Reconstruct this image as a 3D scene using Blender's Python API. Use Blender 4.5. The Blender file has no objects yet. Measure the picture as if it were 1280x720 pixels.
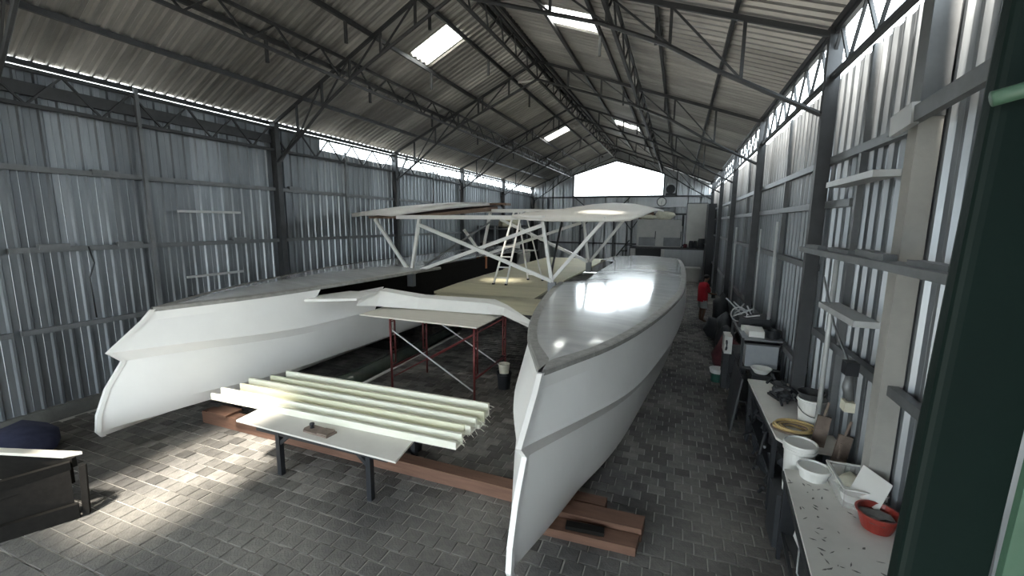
import bpy, bmesh, math, random
from mathutils import Vector, Matrix
random.seed(7)
SC = bpy.context.scene
COL = SC.collection
PI = math.pi

# ------------------------------------------------------------------ camera
cd = bpy.data.cameras.new('camera'); cam = bpy.data.objects.new('camera', cd); COL.objects.link(cam)
cd.sensor_width = 36.0; cd.lens = 539.35 / 1280 * 36.0; cd.clip_start = 0.05; cd.clip_end = 500
yaw, pitch, roll = math.radians(20.928), math.radians(8.679), math.radians(-0.5006)
fwd = Vector((-math.sin(yaw) * math.cos(pitch), math.cos(yaw) * math.cos(pitch), -math.sin(pitch)))
rgt = Vector((math.cos(yaw), math.sin(yaw), 0)); dwn = fwd.cross(rgt)
r2 = math.cos(roll) * rgt + math.sin(roll) * dwn
d2 = -math.sin(roll) * rgt + math.cos(roll) * dwn
m = Matrix((r2, -d2, -fwd)).transposed().to_4x4(); m.translation = (0, 0, 3.5)
cam.matrix_world = m
SC.camera = cam

# ------------------------------------------------------------------ light and exposure
w = bpy.data.worlds.new('world'); SC.world = w; w.use_nodes = True
bg = w.node_tree.nodes['Background']; bg.inputs[0].default_value = (0.85, 0.95, 1.0, 1); bg.inputs[1].default_value = 4.2
sl = bpy.data.lights.new('sun', 'SUN'); sl.energy = 24.0; sl.angle = math.radians(7); sl.color = (1.0, 0.93, 0.82)
so = bpy.data.objects.new('sun', sl); COL.objects.link(so)
so.rotation_euler = Vector((0.12, 0.45, -1.0)).to_track_quat('-Z', 'Y').to_euler()
so.location = (-6, -6, 20)
SC.view_settings.view_transform = 'Standard'; SC.view_settings.look = 'None'
SC.view_settings.exposure = 1.25; SC.view_settings.gamma = 1.0; SC.view_settings.use_curve_mapping = False
SC.cycles.use_denoising = True
SC.cycles.max_bounces = 8; SC.cycles.diffuse_bounces = 5; SC.cycles.glossy_bounces = 4; SC.cycles.transmission_bounces = 4
SC.cycles.sample_clamp_indirect = 8.0
SC.cycles.caustics_reflective = False; SC.cycles.caustics_refractive = False

# ------------------------------------------------------------------ materials
MATS = {}
def mat(name, c, rough=0.6, metal=0.0, c2=None, scale=4.0, amt=0.5, bump=0.0, bscale=30.0, rnd=0.0, island=0.0,
        trans=0.0, alpha=1.0, stretch=None, rvar=0.0, spec=0.5, coat=0.0):
    if name in MATS: return MATS[name]
    mt = bpy.data.materials.new(name); mt.use_nodes = True
    nt = mt.node_tree; N = nt.nodes; L = nt.links; b = N['Principled BSDF']
    b.inputs['Roughness'].default_value = rough; b.inputs['Metallic'].default_value = metal
    b.inputs['Specular IOR Level'].default_value = spec
    b.inputs['Transmission Weight'].default_value = trans; b.inputs['Alpha'].default_value = alpha
    b.inputs['Coat Weight'].default_value = coat
    b.inputs['Coat Roughness'].default_value = 0.08
    c = tuple(c) + (1,)
    tc = N.new('ShaderNodeTexCoord'); mp = N.new('ShaderNodeMapping')
    L.new(tc.outputs['Object'], mp.inputs[0])
    if stretch: mp.inputs['Scale'].default_value = stretch
    out = None
    if c2 is not None:
        n = N.new('ShaderNodeTexNoise'); n.inputs['Scale'].default_value = scale; n.inputs['Detail'].default_value = 6; n.inputs['Roughness'].default_value = 0.65
        L.new(mp.outputs[0], n.inputs['Vector'])
        r = N.new('ShaderNodeValToRGB'); r.color_ramp.elements[0].position = 0.5 - 0.28 * amt - 0.05; r.color_ramp.elements[1].position = 0.5 + 0.28 * amt
        r.color_ramp.elements[0].color = c; r.color_ramp.elements[1].color = tuple(c2) + (1,)
        L.new(n.outputs[0], r.inputs[0]); out = r.outputs[0]
        if rvar:
            mr = N.new('ShaderNodeMapRange'); mr.inputs[3].default_value = rough - rvar; mr.inputs[4].default_value = rough + rvar
            L.new(n.outputs[0], mr.inputs[0]); L.new(mr.outputs[0], b.inputs['Roughness'])
    if rnd or island:
        hs = N.new('ShaderNodeHueSaturation')
        mr = N.new('ShaderNodeMapRange')
        if island:
            g = N.new('ShaderNodeNewGeometry'); L.new(g.outputs['Random Per Island'], mr.inputs[0]); k = island
        else:
            g = N.new('ShaderNodeObjectInfo'); L.new(g.outputs['Random'], mr.inputs[0]); k = rnd
        mr.inputs[3].default_value = 1 - k; mr.inputs[4].default_value = 1 + k
        L.new(mr.outputs[0], hs.inputs['Value'])
        if out: L.new(out, hs.inputs['Color'])
        else: hs.inputs['Color'].default_value = c
        out = hs.outputs[0]
    if out: L.new(out, b.inputs['Base Color'])
    else: b.inputs['Base Color'].default_value = c
    if bump:
        n2 = N.new('ShaderNodeTexNoise'); n2.inputs['Scale'].default_value = bscale; n2.inputs['Detail'].default_value = 4
        L.new(mp.outputs[0], n2.inputs['Vector'])
        bp = N.new('ShaderNodeBump'); bp.inputs['Strength'].default_value = bump; bp.inputs['Distance'].default_value = 0.02
        L.new(n2.outputs[0], bp.inputs['Height']); L.new(bp.outputs[0], b.inputs['Normal'])
    MATS[name] = mt
    return mt

def sheet_mat(name, c, c2, rough, metal, stretch, island=False):
    return mat(name, c, rough, metal, c2=c2, scale=1.2, amt=1.0, bump=0.25, bscale=2.2, rnd=0.28, stretch=stretch, rvar=0.12)

M_WALL = sheet_mat('galvanised_wall', (0.15, 0.165, 0.18), (0.30, 0.32, 0.34), 0.42, 0.72, (3, 3, 0.5))
M_ROOF = sheet_mat('galvanised_roof', (0.22, 0.215, 0.205), (0.46, 0.45, 0.43), 0.46, 0.45, (0.5, 3, 0.5))
M_WALLB = sheet_mat('brightened_galvanised_wall', (0.40, 0.42, 0.44), (0.56, 0.58, 0.60), 0.45, 0.4, (3, 3, 0.5))  # back-wall brightness put into the colour, paler than the side sheets
M_STEEL = mat('dark_steel', (0.030, 0.033, 0.037), 0.55, 0.3, c2=(0.075, 0.078, 0.082), scale=3, amt=1)
M_GIRT = mat('grey_steel', (0.12, 0.128, 0.135), 0.5, 0.4, c2=(0.22, 0.23, 0.24), scale=3, amt=1)
M_PALE = mat('pale_steel', (0.42, 0.44, 0.45), 0.5, 0.2, c2=(0.55, 0.56, 0.56), scale=5, amt=1)
M_CONC = mat('concrete', (0.07, 0.07, 0.068), 0.9, c2=(0.13, 0.13, 0.12), scale=3, amt=1, bump=0.4, bscale=20)
M_POST = mat('concrete_post', (0.30, 0.30, 0.28), 0.85, c2=(0.42, 0.41, 0.38), scale=3, amt=1, bump=0.3, bscale=12)
M_SAND = mat('joint_sand', (0.46, 0.44, 0.40), 0.95, c2=(0.28, 0.27, 0.25), scale=1.5, amt=1)
M_HULL = mat('white_hull', (0.78, 0.77, 0.75), 0.42, c2=(0.84, 0.83, 0.81), scale=1.6, amt=1, bump=0.05, bscale=3)
M_WHITE = mat('white_paint', (0.80, 0.79, 0.76), 0.45, c2=(0.72, 0.71, 0.68), scale=4, amt=1)
M_DECK = mat('glassed_deck', (0.46, 0.47, 0.48), 0.17, c2=(0.68, 0.68, 0.67), scale=2.2, amt=1.2, bump=0.05, bscale=2.2, stretch=(0.5, 2.2, 1), rvar=0.1, coat=0.6)
M_BAND = mat('putty_band', (0.17, 0.17, 0.16), 0.7, c2=(0.36, 0.35, 0.33), scale=9, amt=1, bump=0.3, bscale=25)
M_STRUT = mat('white_strut', (0.78, 0.78, 0.76), 0.4, c2=(0.70, 0.70, 0.68), scale=5, amt=1)
M_WING = mat('wing_panel', (0.62, 0.60, 0.56), 0.55, c2=(0.72, 0.70, 0.66), scale=2, amt=1)
M_CREAM = mat('cream_panel', (0.58, 0.54, 0.38), 0.6, c2=(0.42, 0.40, 0.28), scale=1.4, amt=1, bump=0.15, bscale=3, stretch=(0.5, 3, 1), rnd=0.12)
M_BROWN = mat('brown_ply', (0.12, 0.075, 0.05), 0.7, c2=(0.20, 0.13, 0.09), scale=4, amt=1, stretch=(1, 6, 1))
M_TIMBER = mat('red_timber', (0.085, 0.042, 0.028), 0.75, c2=(0.19, 0.10, 0.065), scale=3, amt=1, bump=0.25, bscale=14, stretch=(0.6, 6, 6))
M_WOODD = mat('darkened_wood', (0.007, 0.0065, 0.006), 0.85, c2=(0.016, 0.0145, 0.013), scale=4, amt=1, stretch=(1, 5, 5), spec=0.1)  # trestle's shadow side put into the colour, wood darkened to near black
M_TOP = mat('grey_table_top', (0.56, 0.54, 0.50), 0.6, c2=(0.64, 0.62, 0.58), scale=3, amt=1)
M_BLACK = mat('black_steel', (0.018, 0.02, 0.024), 0.45, 0.1)
M_FOAM = mat('foam_channel', (0.80, 0.80, 0.72), 0.7, c2=(0.70, 0.70, 0.58), scale=6, amt=1, bump=0.3, bscale=25, stretch=(0.5, 4, 4))
M_FOAMY = mat('foam_channel_inside', (0.64, 0.64, 0.46), 0.75, c2=(0.74, 0.73, 0.58), scale=6, amt=1, stretch=(0.5, 4, 4))
M_RED = mat('red_scaffold', (0.09, 0.014, 0.016), 0.5, 0.2, c2=(0.15, 0.03, 0.03), scale=7, amt=1)
M_PLY = mat('pale_ply', (0.62, 0.58, 0.50), 0.65, c2=(0.72, 0.69, 0.62), scale=3, amt=1, stretch=(0.6, 4, 1))
M_GREEN = mat('green_column_shaded', (0.0025, 0.008, 0.007), 0.6, c2=(0.004, 0.012, 0.010), scale=4, amt=1, bump=0.06, bscale=40, spec=0.15)  # shade on the shaft is put into this near-black green
M_GREENL = mat('green_bracket_paint', (0.045, 0.10, 0.065), 0.5, c2=(0.06, 0.125, 0.085), scale=8, amt=1, bump=0.1, bscale=40)
M_BENCH = mat('bench_top', (0.58, 0.57, 0.54), 0.7, c2=(0.70, 0.69, 0.66), scale=4, amt=1)
M_BENCHM = mat('bench_dirt', (0.10, 0.10, 0.10), 0.9, c2=(0.2, 0.2, 0.19), scale=9)
M_PAIL = mat('white_plastic', (0.76, 0.76, 0.74), 0.4, c2=(0.68, 0.68, 0.65), scale=6, amt=1)
M_CLEAR = mat('clear_plastic', (0.80, 0.80, 0.78), 0.25, alpha=0.28)
M_RAG = mat('cream_rag', (0.72, 0.70, 0.58), 0.9, c2=(0.58, 0.56, 0.45), scale=8)
M_REDB = mat('red_basin_plastic', (0.30, 0.035, 0.025), 0.4, c2=(0.24, 0.03, 0.022), scale=6)
M_HOSE = mat('yellow_hose', (0.62, 0.47, 0.22), 0.5, c2=(0.50, 0.36, 0.15), scale=10)
M_DARK = mat('dark_clutter', (0.010, 0.012, 0.015), 0.6, c2=(0.030, 0.033, 0.037), scale=10, amt=1)
M_DKG = mat('dark_grey', (0.028, 0.03, 0.034), 0.6, c2=(0.055, 0.058, 0.062), scale=5)
M_BLUE = mat('navy_cloth', (0.02, 0.025, 0.06), 0.9, c2=(0.04, 0.045, 0.09), scale=6)
M_REDC = mat('maroon_cloth', (0.06, 0.012, 0.018), 0.9, c2=(0.11, 0.03, 0.036), scale=6)
M_SHIRT = mat('red_shirt', (0.42, 0.015, 0.03), 0.9)
M_SKIN = mat('skin', (0.16, 0.085, 0.055), 0.6)
M_HAIR = mat('black_hair', (0.008, 0.008, 0.009), 0.7)
M_SHORTS = mat('grey_shorts', (0.42, 0.42, 0.42), 0.9)
M_GLASSG = mat('grey_board', (0.42, 0.42, 0.39), 0.35, c2=(0.58, 0.58, 0.54), scale=1.2, amt=1)
M_CAB = mat('grey_cabinet_door', (0.36, 0.37, 0.36), 0.6, c2=(0.50, 0.50, 0.48), scale=2, amt=1)
M_CLOCK = mat('clock_face', (0.75, 0.75, 0.72), 0.5)
M_CARD = mat('grey_white_card', (0.66, 0.66, 0.64), 0.6)
M_BWOOD = mat('brown_tool_wood', (0.13, 0.10, 0.08), 0.7, c2=(0.22, 0.17, 0.14), scale=7)
M_ORANGE = mat('orange_clamp', (0.55, 0.22, 0.10), 0.5)
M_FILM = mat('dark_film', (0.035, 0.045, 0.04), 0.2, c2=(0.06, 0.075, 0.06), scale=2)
M_BOUT = mat('outside_ground', (0.05, 0.052, 0.05), 0.95, c2=(0.08, 0.08, 0.075), scale=0.5)

def paver_mat():
    mt = mat('paver', (0.115, 0.112, 0.108), 0.85, c2=(0.235, 0.225, 0.21), scale=9, amt=1, bump=0.5, bscale=45, island=0.42, spec=0.35)
    nt = mt.node_tree; N = nt.nodes; L = nt.links; b = N['Principled BSDF']
    src = b.inputs['Base Color'].links[0].from_socket
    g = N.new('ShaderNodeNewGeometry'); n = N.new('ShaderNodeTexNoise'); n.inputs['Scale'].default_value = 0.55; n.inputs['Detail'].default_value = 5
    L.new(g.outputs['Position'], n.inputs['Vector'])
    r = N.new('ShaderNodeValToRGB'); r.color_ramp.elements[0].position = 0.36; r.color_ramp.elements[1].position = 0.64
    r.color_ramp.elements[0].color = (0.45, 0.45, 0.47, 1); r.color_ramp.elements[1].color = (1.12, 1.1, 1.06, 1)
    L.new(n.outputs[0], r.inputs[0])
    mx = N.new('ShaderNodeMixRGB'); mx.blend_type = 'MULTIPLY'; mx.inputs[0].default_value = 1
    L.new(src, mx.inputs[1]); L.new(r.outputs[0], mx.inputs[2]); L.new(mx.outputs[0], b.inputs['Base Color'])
    return mt
M_PAVER = paver_mat()

def skylight_mat(name, k):
    mt = bpy.data.materials.new(name); mt.use_nodes = True
    nt = mt.node_tree; N = nt.nodes; L = nt.links
    for n in list(N): N.remove(n)
    o = N.new('ShaderNodeOutputMaterial'); a = N.new('ShaderNodeBsdfTranslucent'); t = N.new('ShaderNodeBsdfTransparent'); mx = N.new('ShaderNodeMixShader')
    a.inputs[0].default_value = (0.9, 0.9, 0.86, 1); t.inputs[0].default_value = (0.92, 0.92, 0.9, 1); mx.inputs[0].default_value = k
    L.new(a.outputs[0], mx.inputs[1]); L.new(t.outputs[0], mx.inputs[2]); L.new(mx.outputs[0], o.inputs[0])
    return mt
M_SKYL = skylight_mat('milky_sheet', 0.15); M_SKYC = skylight_mat('clear_sheet', 0.5)

# ------------------------------------------------------------------ helpers
def V(*a): return Vector(a)
def emp(name, loc=(0, 0, 0)):
    o = bpy.data.objects.new(name, None); COL.objects.link(o); o.location = loc; o.empty_display_size = 0.2
    return o
def obj(name, bm, m, parent=None, smooth=False, loc=None):
    me = bpy.data.meshes.new(name); bm.normal_update(); bm.to_mesh(me); bm.free()
    me.materials.append(m)
    if smooth:
        for p in me.polygons: p.use_smooth = True
    o = bpy.data.objects.new(name, me); COL.objects.link(o)
    if loc is not None: o.location = loc
    if parent is not None:
        o.parent = parent
        if loc is None and parent.location.length > 0: o.matrix_parent_inverse = Matrix.Translation(parent.location).inverted()
    return o
def tag(o, label, cat, group=None):
    o['label'] = label; o['category'] = cat
    if group: o['group'] = group
    return o
def thing(name, label, cat, loc=(0, 0, 0), group=None): return tag(emp(name, loc), label, cat, group)
def copy(o, parent=None, loc=None):
    c = o.copy(); COL.objects.link(c)
    if parent is not None: c.parent = parent
    if loc is not None: c.location = loc
    return c
def quads(bm, pts, faces):
    vs = [bm.verts.new(p) for p in pts]
    for f in faces:
        try: bm.faces.new([vs[i] for i in f])
        except ValueError: pass
    return vs
BOXF = ((0, 3, 2, 1), (4, 5, 6, 7), (0, 1, 5, 4), (1, 2, 6, 5), (2, 3, 7, 6), (3, 0, 4, 7))
def box(bm, x0, x1, y0, y1, z0, z1):
    quads(bm, [(x0, y0, z0), (x1, y0, z0), (x1, y1, z0), (x0, y1, z0), (x0, y0, z1), (x1, y0, z1), (x1, y1, z1), (x0, y1, z1)], BOXF); return bm
def hexa(bm, bottom, top): quads(bm, list(bottom) + list(top), BOXF); return bm
def bar(bm, a, b, w_, h_, up=(0, 0, 1)):
    a, b = Vector(a), Vector(b); d = (b - a).normalized(); up = Vector(up)
    if abs(d.dot(up)) > 0.98: up = Vector((0, 1, 0))
    s = d.cross(up).normalized() * w_ / 2; u = s.cross(d).normalized() * h_ / 2
    quads(bm, [a - s - u, a + s - u, a + s + u, a - s + u, b - s - u, b + s - u, b + s + u, b - s + u],
          ((0, 1, 2, 3), (7, 6, 5, 4), (0, 4, 5, 1), (1, 5, 6, 2), (2, 6, 7, 3), (3, 7, 4, 0))); return bm
def tube(bm, pts, r, n=8, closed=False):
    pts = [Vector(p) for p in pts]; rings = []
    ref = Vector((0, 0, 1)); k = len(pts)
    for i, p in enumerate(pts):
        if closed: d = (pts[(i + 1) % k] - pts[i - 1]).normalized()
        else: d = (pts[min(i + 1, k - 1)] - pts[max(i - 1, 0)]).normalized()
        rf = ref if abs(d.dot(ref)) < 0.95 else Vector((0, 1, 0))
        s = d.cross(rf).normalized(); u = s.cross(d)
        rr = r[i] if isinstance(r, (list, tuple)) else r
        rings.append([bm.verts.new(p + (s * math.cos(2 * PI * j / n) + u * math.sin(2 * PI * j / n)) * rr) for j in range(n)])
    for i in range(k if closed else k - 1):
        A, B = rings[i], rings[(i + 1) % k]
        for j in range(n): bm.faces.new((A[j], A[(j + 1) % n], B[(j + 1) % n], B[j]))
    if not closed:
        bm.faces.new(list(reversed(rings[0]))); bm.faces.new(rings[-1])
    return bm
def lathe(bm, prof, c=(0, 0, 0), n=24, sx=1.0, sy=1.0):
    rings = []
    for r, z in prof:
        rings.append([bm.verts.new((c[0] + r * sx * math.cos(2 * PI * j / n), c[1] + r * sy * math.sin(2 * PI * j / n), c[2] + z)) for j in range(n)])
    for A, B in zip(rings, rings[1:]):
        for j in range(n): bm.faces.new((A[j], A[(j + 1) % n], B[(j + 1) % n], B[j]))
    if prof[0][0] > 1e-4: bm.faces.new(list(reversed(rings[0])))
    if prof[-1][0] > 1e-4: bm.faces.new(rings[-1])
    return bm
def NB(): return bmesh.new()
def blob(bm, c, rx, ry, rz, seed=0, amt=0.2, sub=2):
    rnd = random.Random(seed); mt = Matrix.Translation(c) @ Matrix.Diagonal((rx, ry, rz, 1))
    r = bmesh.ops.create_icosphere(bm, subdivisions=sub, radius=1.0)
    ph = [rnd.uniform(0, 6) for _ in range(6)]
    for v in r['verts']:
        p = v.co.copy()
        k = 1 + amt * (math.sin(3 * p.x + ph[0]) * math.cos(3.3 * p.y + ph[1]) + 0.6 * math.sin(5.1 * p.z + ph[2] + 2 * p.x) + 0.4 * math.sin(8 * p.y + ph[3]))
        v.co = mt @ (p * k)
    return bm
def prism(bm, outline, z0, z1):
    n = len(outline); a = [bm.verts.new((x, y, z0)) for x, y in outline]; b = [bm.verts.new((x, y, z1)) for x, y in outline]
    bm.faces.new(list(reversed(a))); bm.faces.new(b)
    for i in range(n): bm.faces.new((a[i], a[(i + 1) % n], b[(i + 1) % n], b[i]))
    return bm

# ------------------------------------------------------------------ the hall
XL, XR, XC = -10.06, 1.92, -4.2
EL, ER = -10.1, 1.75            # eaves of the roof
ZE, ZR = 6.04, 8.37
YF, YB = -4.0, 30.5
SK = -0.141                     # the roof frames run slightly askew of the walls
SL = (ZR - ZE) / (XC - EL)
def zroof(x): return ZE + SL * (x - EL) if x < XC else ZR - (ZR - ZE) / (ER - XC) * (x - XC)
def ysk(x): return SK * (x - 1.65)

def rib_profile(width, pitch, rib=0.036, base=0.075, top=0.034):
    pts = []; n = int(round(width / pitch)); flat = pitch - base
    u = 0.0
    for i in range(n):
        pts += [(u, 0), (u + flat * 0.45, 0), (u + flat * 0.5, rib * 0.16), (u + flat * 0.55, 0), (u + flat, 0),
                (u + flat + (base - top) / 2, rib), (u + flat + (base + top) / 2, rib)]
        u += pitch
    pts += [(u, 0), (u + 0.07, 0)]
    return pts
def corrugated(bm, a, run, rise_fn):
    """sheet: profile along run from a; rise_fn(u, d, t) -> point, t = 0..1 along the ribs"""
    rows = [[bm.verts.new(rise_fn(u, d, t)) for (u, d) in run] for t in a]
    for A, B in zip(rows, rows[1:]):
        for i in range(len(A) - 1): bm.faces.new((A[i], A[i + 1], B[i + 1], B[i]))
    return bm

PW = 0.75; PROF = rib_profile(PW, 0.25)
# floor ---------------------------------------------------------------
floor = obj('floor', box(NB(), -11.5, 3.2, YF, YB + 0.5, -0.20, -0.012), M_SAND); floor['kind'] = 'structure'
PX, PY = 0.212, 0.19
def paver_bm(bm, x, y, z, jx=0.0, w_=PX - 0.012, h_=PY - 0.011):
    b = 0.006
    x0, x1, y0, y1 = x + jx, x + w_ + jx, y, y + h_
    quads(bm, [(x0, y0, z - 0.02), (x1, y0, z - 0.02), (x1, y1, z - 0.02), (x0, y1, z - 0.02),
               (x0, y0, z - b), (x1, y0, z - b), (x1, y1, z - b), (x0, y1, z - b),
               (x0 + b, y0 + b, z), (x1 - b, y0 + b, z), (x1 - b, y1 - b, z), (x0 + b, y1 - b, z)],
          ((0, 1, 5, 4), (1, 2, 6, 5), (2, 3, 7, 6), (3, 0, 4, 7), (4, 5, 9, 8), (5, 6, 10, 9), (6, 7, 11, 10), (7, 4, 8, 11), (8, 9, 10, 11)))
proto = NB(); paver_bm(proto, -(PX - 0.012) / 2, -(PY - 0.011) / 2, 0)
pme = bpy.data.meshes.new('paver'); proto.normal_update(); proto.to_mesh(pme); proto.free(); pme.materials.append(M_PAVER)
cells = []
ny = int((YB - 0.4) / PY)
for j in range(ny):
    y = 0.2 + j * PY; off = (j % 2) * PX / 2 + random.uniform(-0.02, 0.02)
    i = 0
    x = XL + 0.15 + off
    while x < XR - 0.15:
        c = Vector((x + PX / 2, y + PY / 2, 0)) - cam.location
        zc = c.dot(fwd); u = c.dot(r2) / max(zc, 0.01) * 539.35 + 640; v = c.dot(d2) / max(zc, 0.01) * 539.35 + 360
        vis = zc > 0.3 and -10 < u < 1290 and v < 735 and not (u > 1000 and v > 560) and not (u > 640 and u < 700 and v > 620)
        cells.append((zc if vis else 999, x, y)); x += PX
cells.sort()
for k, (zc, x, y) in enumerate(cells[:300]):
    o = bpy.data.objects.new('paver', pme); COL.objects.link(o); o.parent = floor
    o.location = (x + PX / 2, y + PY / 2, random.uniform(-0.004, 0.003))
    o.rotation_euler = (random.uniform(-0.012, 0.012), random.uniform(-0.012, 0.012), random.uniform(-0.015, 0.015))
bm = NB()
for zc, x, y in cells[300:]:
    paver_bm(bm, x, y, random.uniform(-0.004, 0.003), random.uniform(-0.003, 0.003))
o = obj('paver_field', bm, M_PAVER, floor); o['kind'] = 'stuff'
og = obj('ground', box(NB(), -60, 60, -60, 90, -0.4, -0.21), M_BOUT); og['kind'] = 'structure'

# walls ---------------------------------------------------------------
wl = emp('wall_left'); wl['kind'] = 'structure'
wr = emp('wall_right'); wr['kind'] = 'structure'
wb = emp('wall_back'); wb['kind'] = 'structure'
ts = [0, 0.33, 0.66, 1]
def side_sheet(x, sgn, ztop, parent, name):
    bm = NB()
    corrugated(bm, ts, PROF, lambda u, d, t: (x + sgn * d, u, 0.05 + t * (ztop - 0.05)))
    return obj(name, bm, M_WALL, parent)
for (x, sgn, parent, tops) in ((XL, 1, wl, (5.88, 5.55)), (XR, -1, wr, (5.45, 5.45))):
    pa = side_sheet(x, sgn, tops[0], parent, 'wall_sheet'); pb = side_sheet(x, sgn, tops[1], parent, 'wall_sheet')
    n = int((YB - YF) / PW)
    used = set()
    for i in range(n + 1):
        y = YF + i * PW
        src = pa if y < 10.2 else pb
        o = src if id(src) not in used else copy(src)
        used.add(id(src))
        o.location = ((0.003 if i % 2 else -0.003), y, random.uniform(-0.02, 0.02))
        o.rotation_euler = (random.uniform(-0.002, 0.002), 0, 0)
# steel posts of the left wall and right wall
LCOL = (8.65, 13.75, 19.1, 24.4, 29.9); RCOL = (1.9, 7.0, 12.1, 17.2, 22.4, 28.3)
for y in LCOL:
    bm = NB(); box(bm, XL + 0.05, XL + 0.23, y - 0.07, y + 0.07, 0, 6.0); obj('post', bm, M_STEEL, wl)
    bm = NB(); bar(bm, (XL + 0.2, y, 4.9), (XL + 0.15, y + 0.75, 5.9), 0.05, 0.05); obj('knee_brace', bm, M_STEEL, wl)
for y in RCOL:
    bm = NB(); box(bm, 1.64, 1.80, y - 0.055, y + 0.055, 0, 6.0); obj('post', bm, M_STEEL, wr)
for z in (1.61, 2.97, 4.3):
    for (y0, y1) in ((YF, 3.45), (3.55, 8.6), (8.7, 13.7), (13.8, 19.05), (19.15, 24.35), (24.45, 29.85)):
        bm = NB(); bar(bm, (XL + 0.09, y0, z), (XL + 0.09, y1, z), 0.07, 0.09); obj('girt', bm, M_GIRT, wl)
for y, z0, z1 in ((5.57, 0.3, 5.97), (11.15, 2.0, 5.6), (16.4, 2.0, 5.6), (21.8, 2, 5.6)):
    bm = NB(); bar(bm, (XL + 0.16, y, z0), (XL + 0.16, y, z1), 0.06, 0.06); obj('wall_stud', bm, M_GIRT, wl)
for (y0, y1, z) in ((6.13, 7.53, 3.67), (6.18, 7.48, 2.25)):
    bm = NB(); bar(bm, (XL + 0.12, y0, z), (XL + 0.12, y1, z), 0.05, 0.05); obj('short_rail', bm, M_PALE, wl)
for (y, z) in ((4.75, 4.33), (3.9, 3.02), (5.0, 3.02), (7.3, 3.03), (9.0, 4.36)):
    bm = NB(); box(bm, XL + 0.05, XL + 0.15, y, y + 0.4, z - 0.045, z + 0.045); obj('splice_plate', bm, M_GIRT, wl)
for z, y0, y1 in ((4.33, 4.65, 30.0), (3.76, 6.0, 30.0), (2.07, 3.2, 6.9), (2.9, 7.1, 30.0), (1.4, 7.1, 30.0)):
    segs = [y0] + [c for c in RCOL if y0 < c < y1] + [y1]
    for a, b in zip(segs, segs[1:]):
        bm = NB(); bar(bm, (XR - 0.09, a + 0.05, z), (XR - 0.09, b - 0.05, z), 0.08, 0.09); obj('girt', bm, M_GIRT, wr)
# pale near post, ledge rail, short rails, thin uprights on the right wall
bm = NB(); box(bm, 1.74, 1.90, 4.55, 4.71, 0, 4.36); obj('pale_post', bm, M_POST, wr)
bm = NB(); box(bm, 1.73, 1.90, 4.54, 4.72, 4.36, 5.5); obj('wall_stud', bm, M_GIRT, wr)
bm = NB(); box(bm, 1.42, 1.60, 2.6, 6.35, 3.17, 3.23); obj('ledge_plank', bm, M_GIRT, wr)
for (y0, y1, dz, dx) in ((5.7, 6.2, 0.02, 0.0), (4.9, 5.5, 0.02, 0.04), (4.1, 4.4, 0.035, 0.02), (3.3, 3.8, 0.02, 0.05), (4.45, 4.8, 0.04, 0.06)):
    bm = NB(); box(bm, 1.45 + dx, 1.54 + dx, y0, y1, 3.23, 3.23 + dz + 0.015); obj('offcut', bm, M_GIRT, wr)
for (y0, y1, z) in ((4.75, 5.82, 2.60), (4.75, 6.05, 3.95)):
    bm = NB(); box(bm, 1.55, 1.75, y0, y1, z - 0.03, z + 0.03); obj('short_rail', bm, M_PALE, wr)
bm = NB(); bar(bm, (1.62, 4.7, 4.30), (1.62, 3.2, 4.40), 0.06, 0.12); obj('splice_rail', bm, M_GIRT, wr)
bm = NB(); bar(bm, (1.60, 4.6, 4.30), (1.60, 4.25, 4.34), 0.05, 0.16); obj('splice_plate', bm, M_PALE, wr)
for y, z0, z1, r_ in ((5.9, 1.0, 3.24, 0.028), (9.3, 1.2, 3.55, 0.028), (11.0, 1.0, 3.4, 0.02), (15.4, 1.0, 3.4, 0.03)):
    bm = NB(); tube(bm, [(1.70, y, z0), (1.70, y, z1)], r_); obj('conduit', bm, M_PALE, wr, smooth=True)
for y in (5.95, 9.6, 14.6, 19.6):
    bm = NB(); bar(bm, (XR - 0.08, y, 1.0), (XR - 0.08, y, 5.4), 0.07, 0.07); obj('wall_stud', bm, M_GIRT, wr)
bm = NB(); tube(bm, [(XL + 0.13, 4.55, 3.0), (XL + 0.14, 4.6, 2.7), (XL + 0.16, 4.5, 2.45), (XL + 0.15, 4.52, 1.7)], 0.012, 6); obj('hanging_cable', bm, M_BLACK, wl, smooth=True)
# eave lattice girders along both walls
def lattice(name, parent, x0, z0, x1, z1, ya, yb, step, w_, mt, askew=False):
    e = emp(name); e.parent = parent
    for (x, z, nm) in ((x0, z0, 'bottom_chord'), (x1, z1, 'top_chord')):
        bm = NB(); bar(bm, (x, ya, z), (x, yb, z), w_, w_); obj(nm, bm, mt, e)
    bm = NB(); bar(bm, (x0, 0, z0), (x1, step / 2, z1), w_ * 0.55, w_ * 0.55); a = obj('web', bm, mt, e)
    bm = NB(); bar(bm, (x1, step / 2, z1), (x0, step, z0), w_ * 0.55, w_ * 0.55); b = obj('web', bm, mt, e)
    y = ya; first = True
    while y + step <= yb:
        for s_ in (a, b):
            o = s_ if first else copy(s_, e)
            o.location.y = y
        first = False; y += step
    return e
lattice('eave_girder', wl, XL + 0.14, 5.30, XL + 0.14, 5.85, YF, 30, 1.0, 0.06, M_STEEL)
lattice('eave_girder', wr, XR - 0.2, 5.38, XR - 0.2, 5.92, YF, 30, 0.8, 0.06, M_STEEL)

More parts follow.
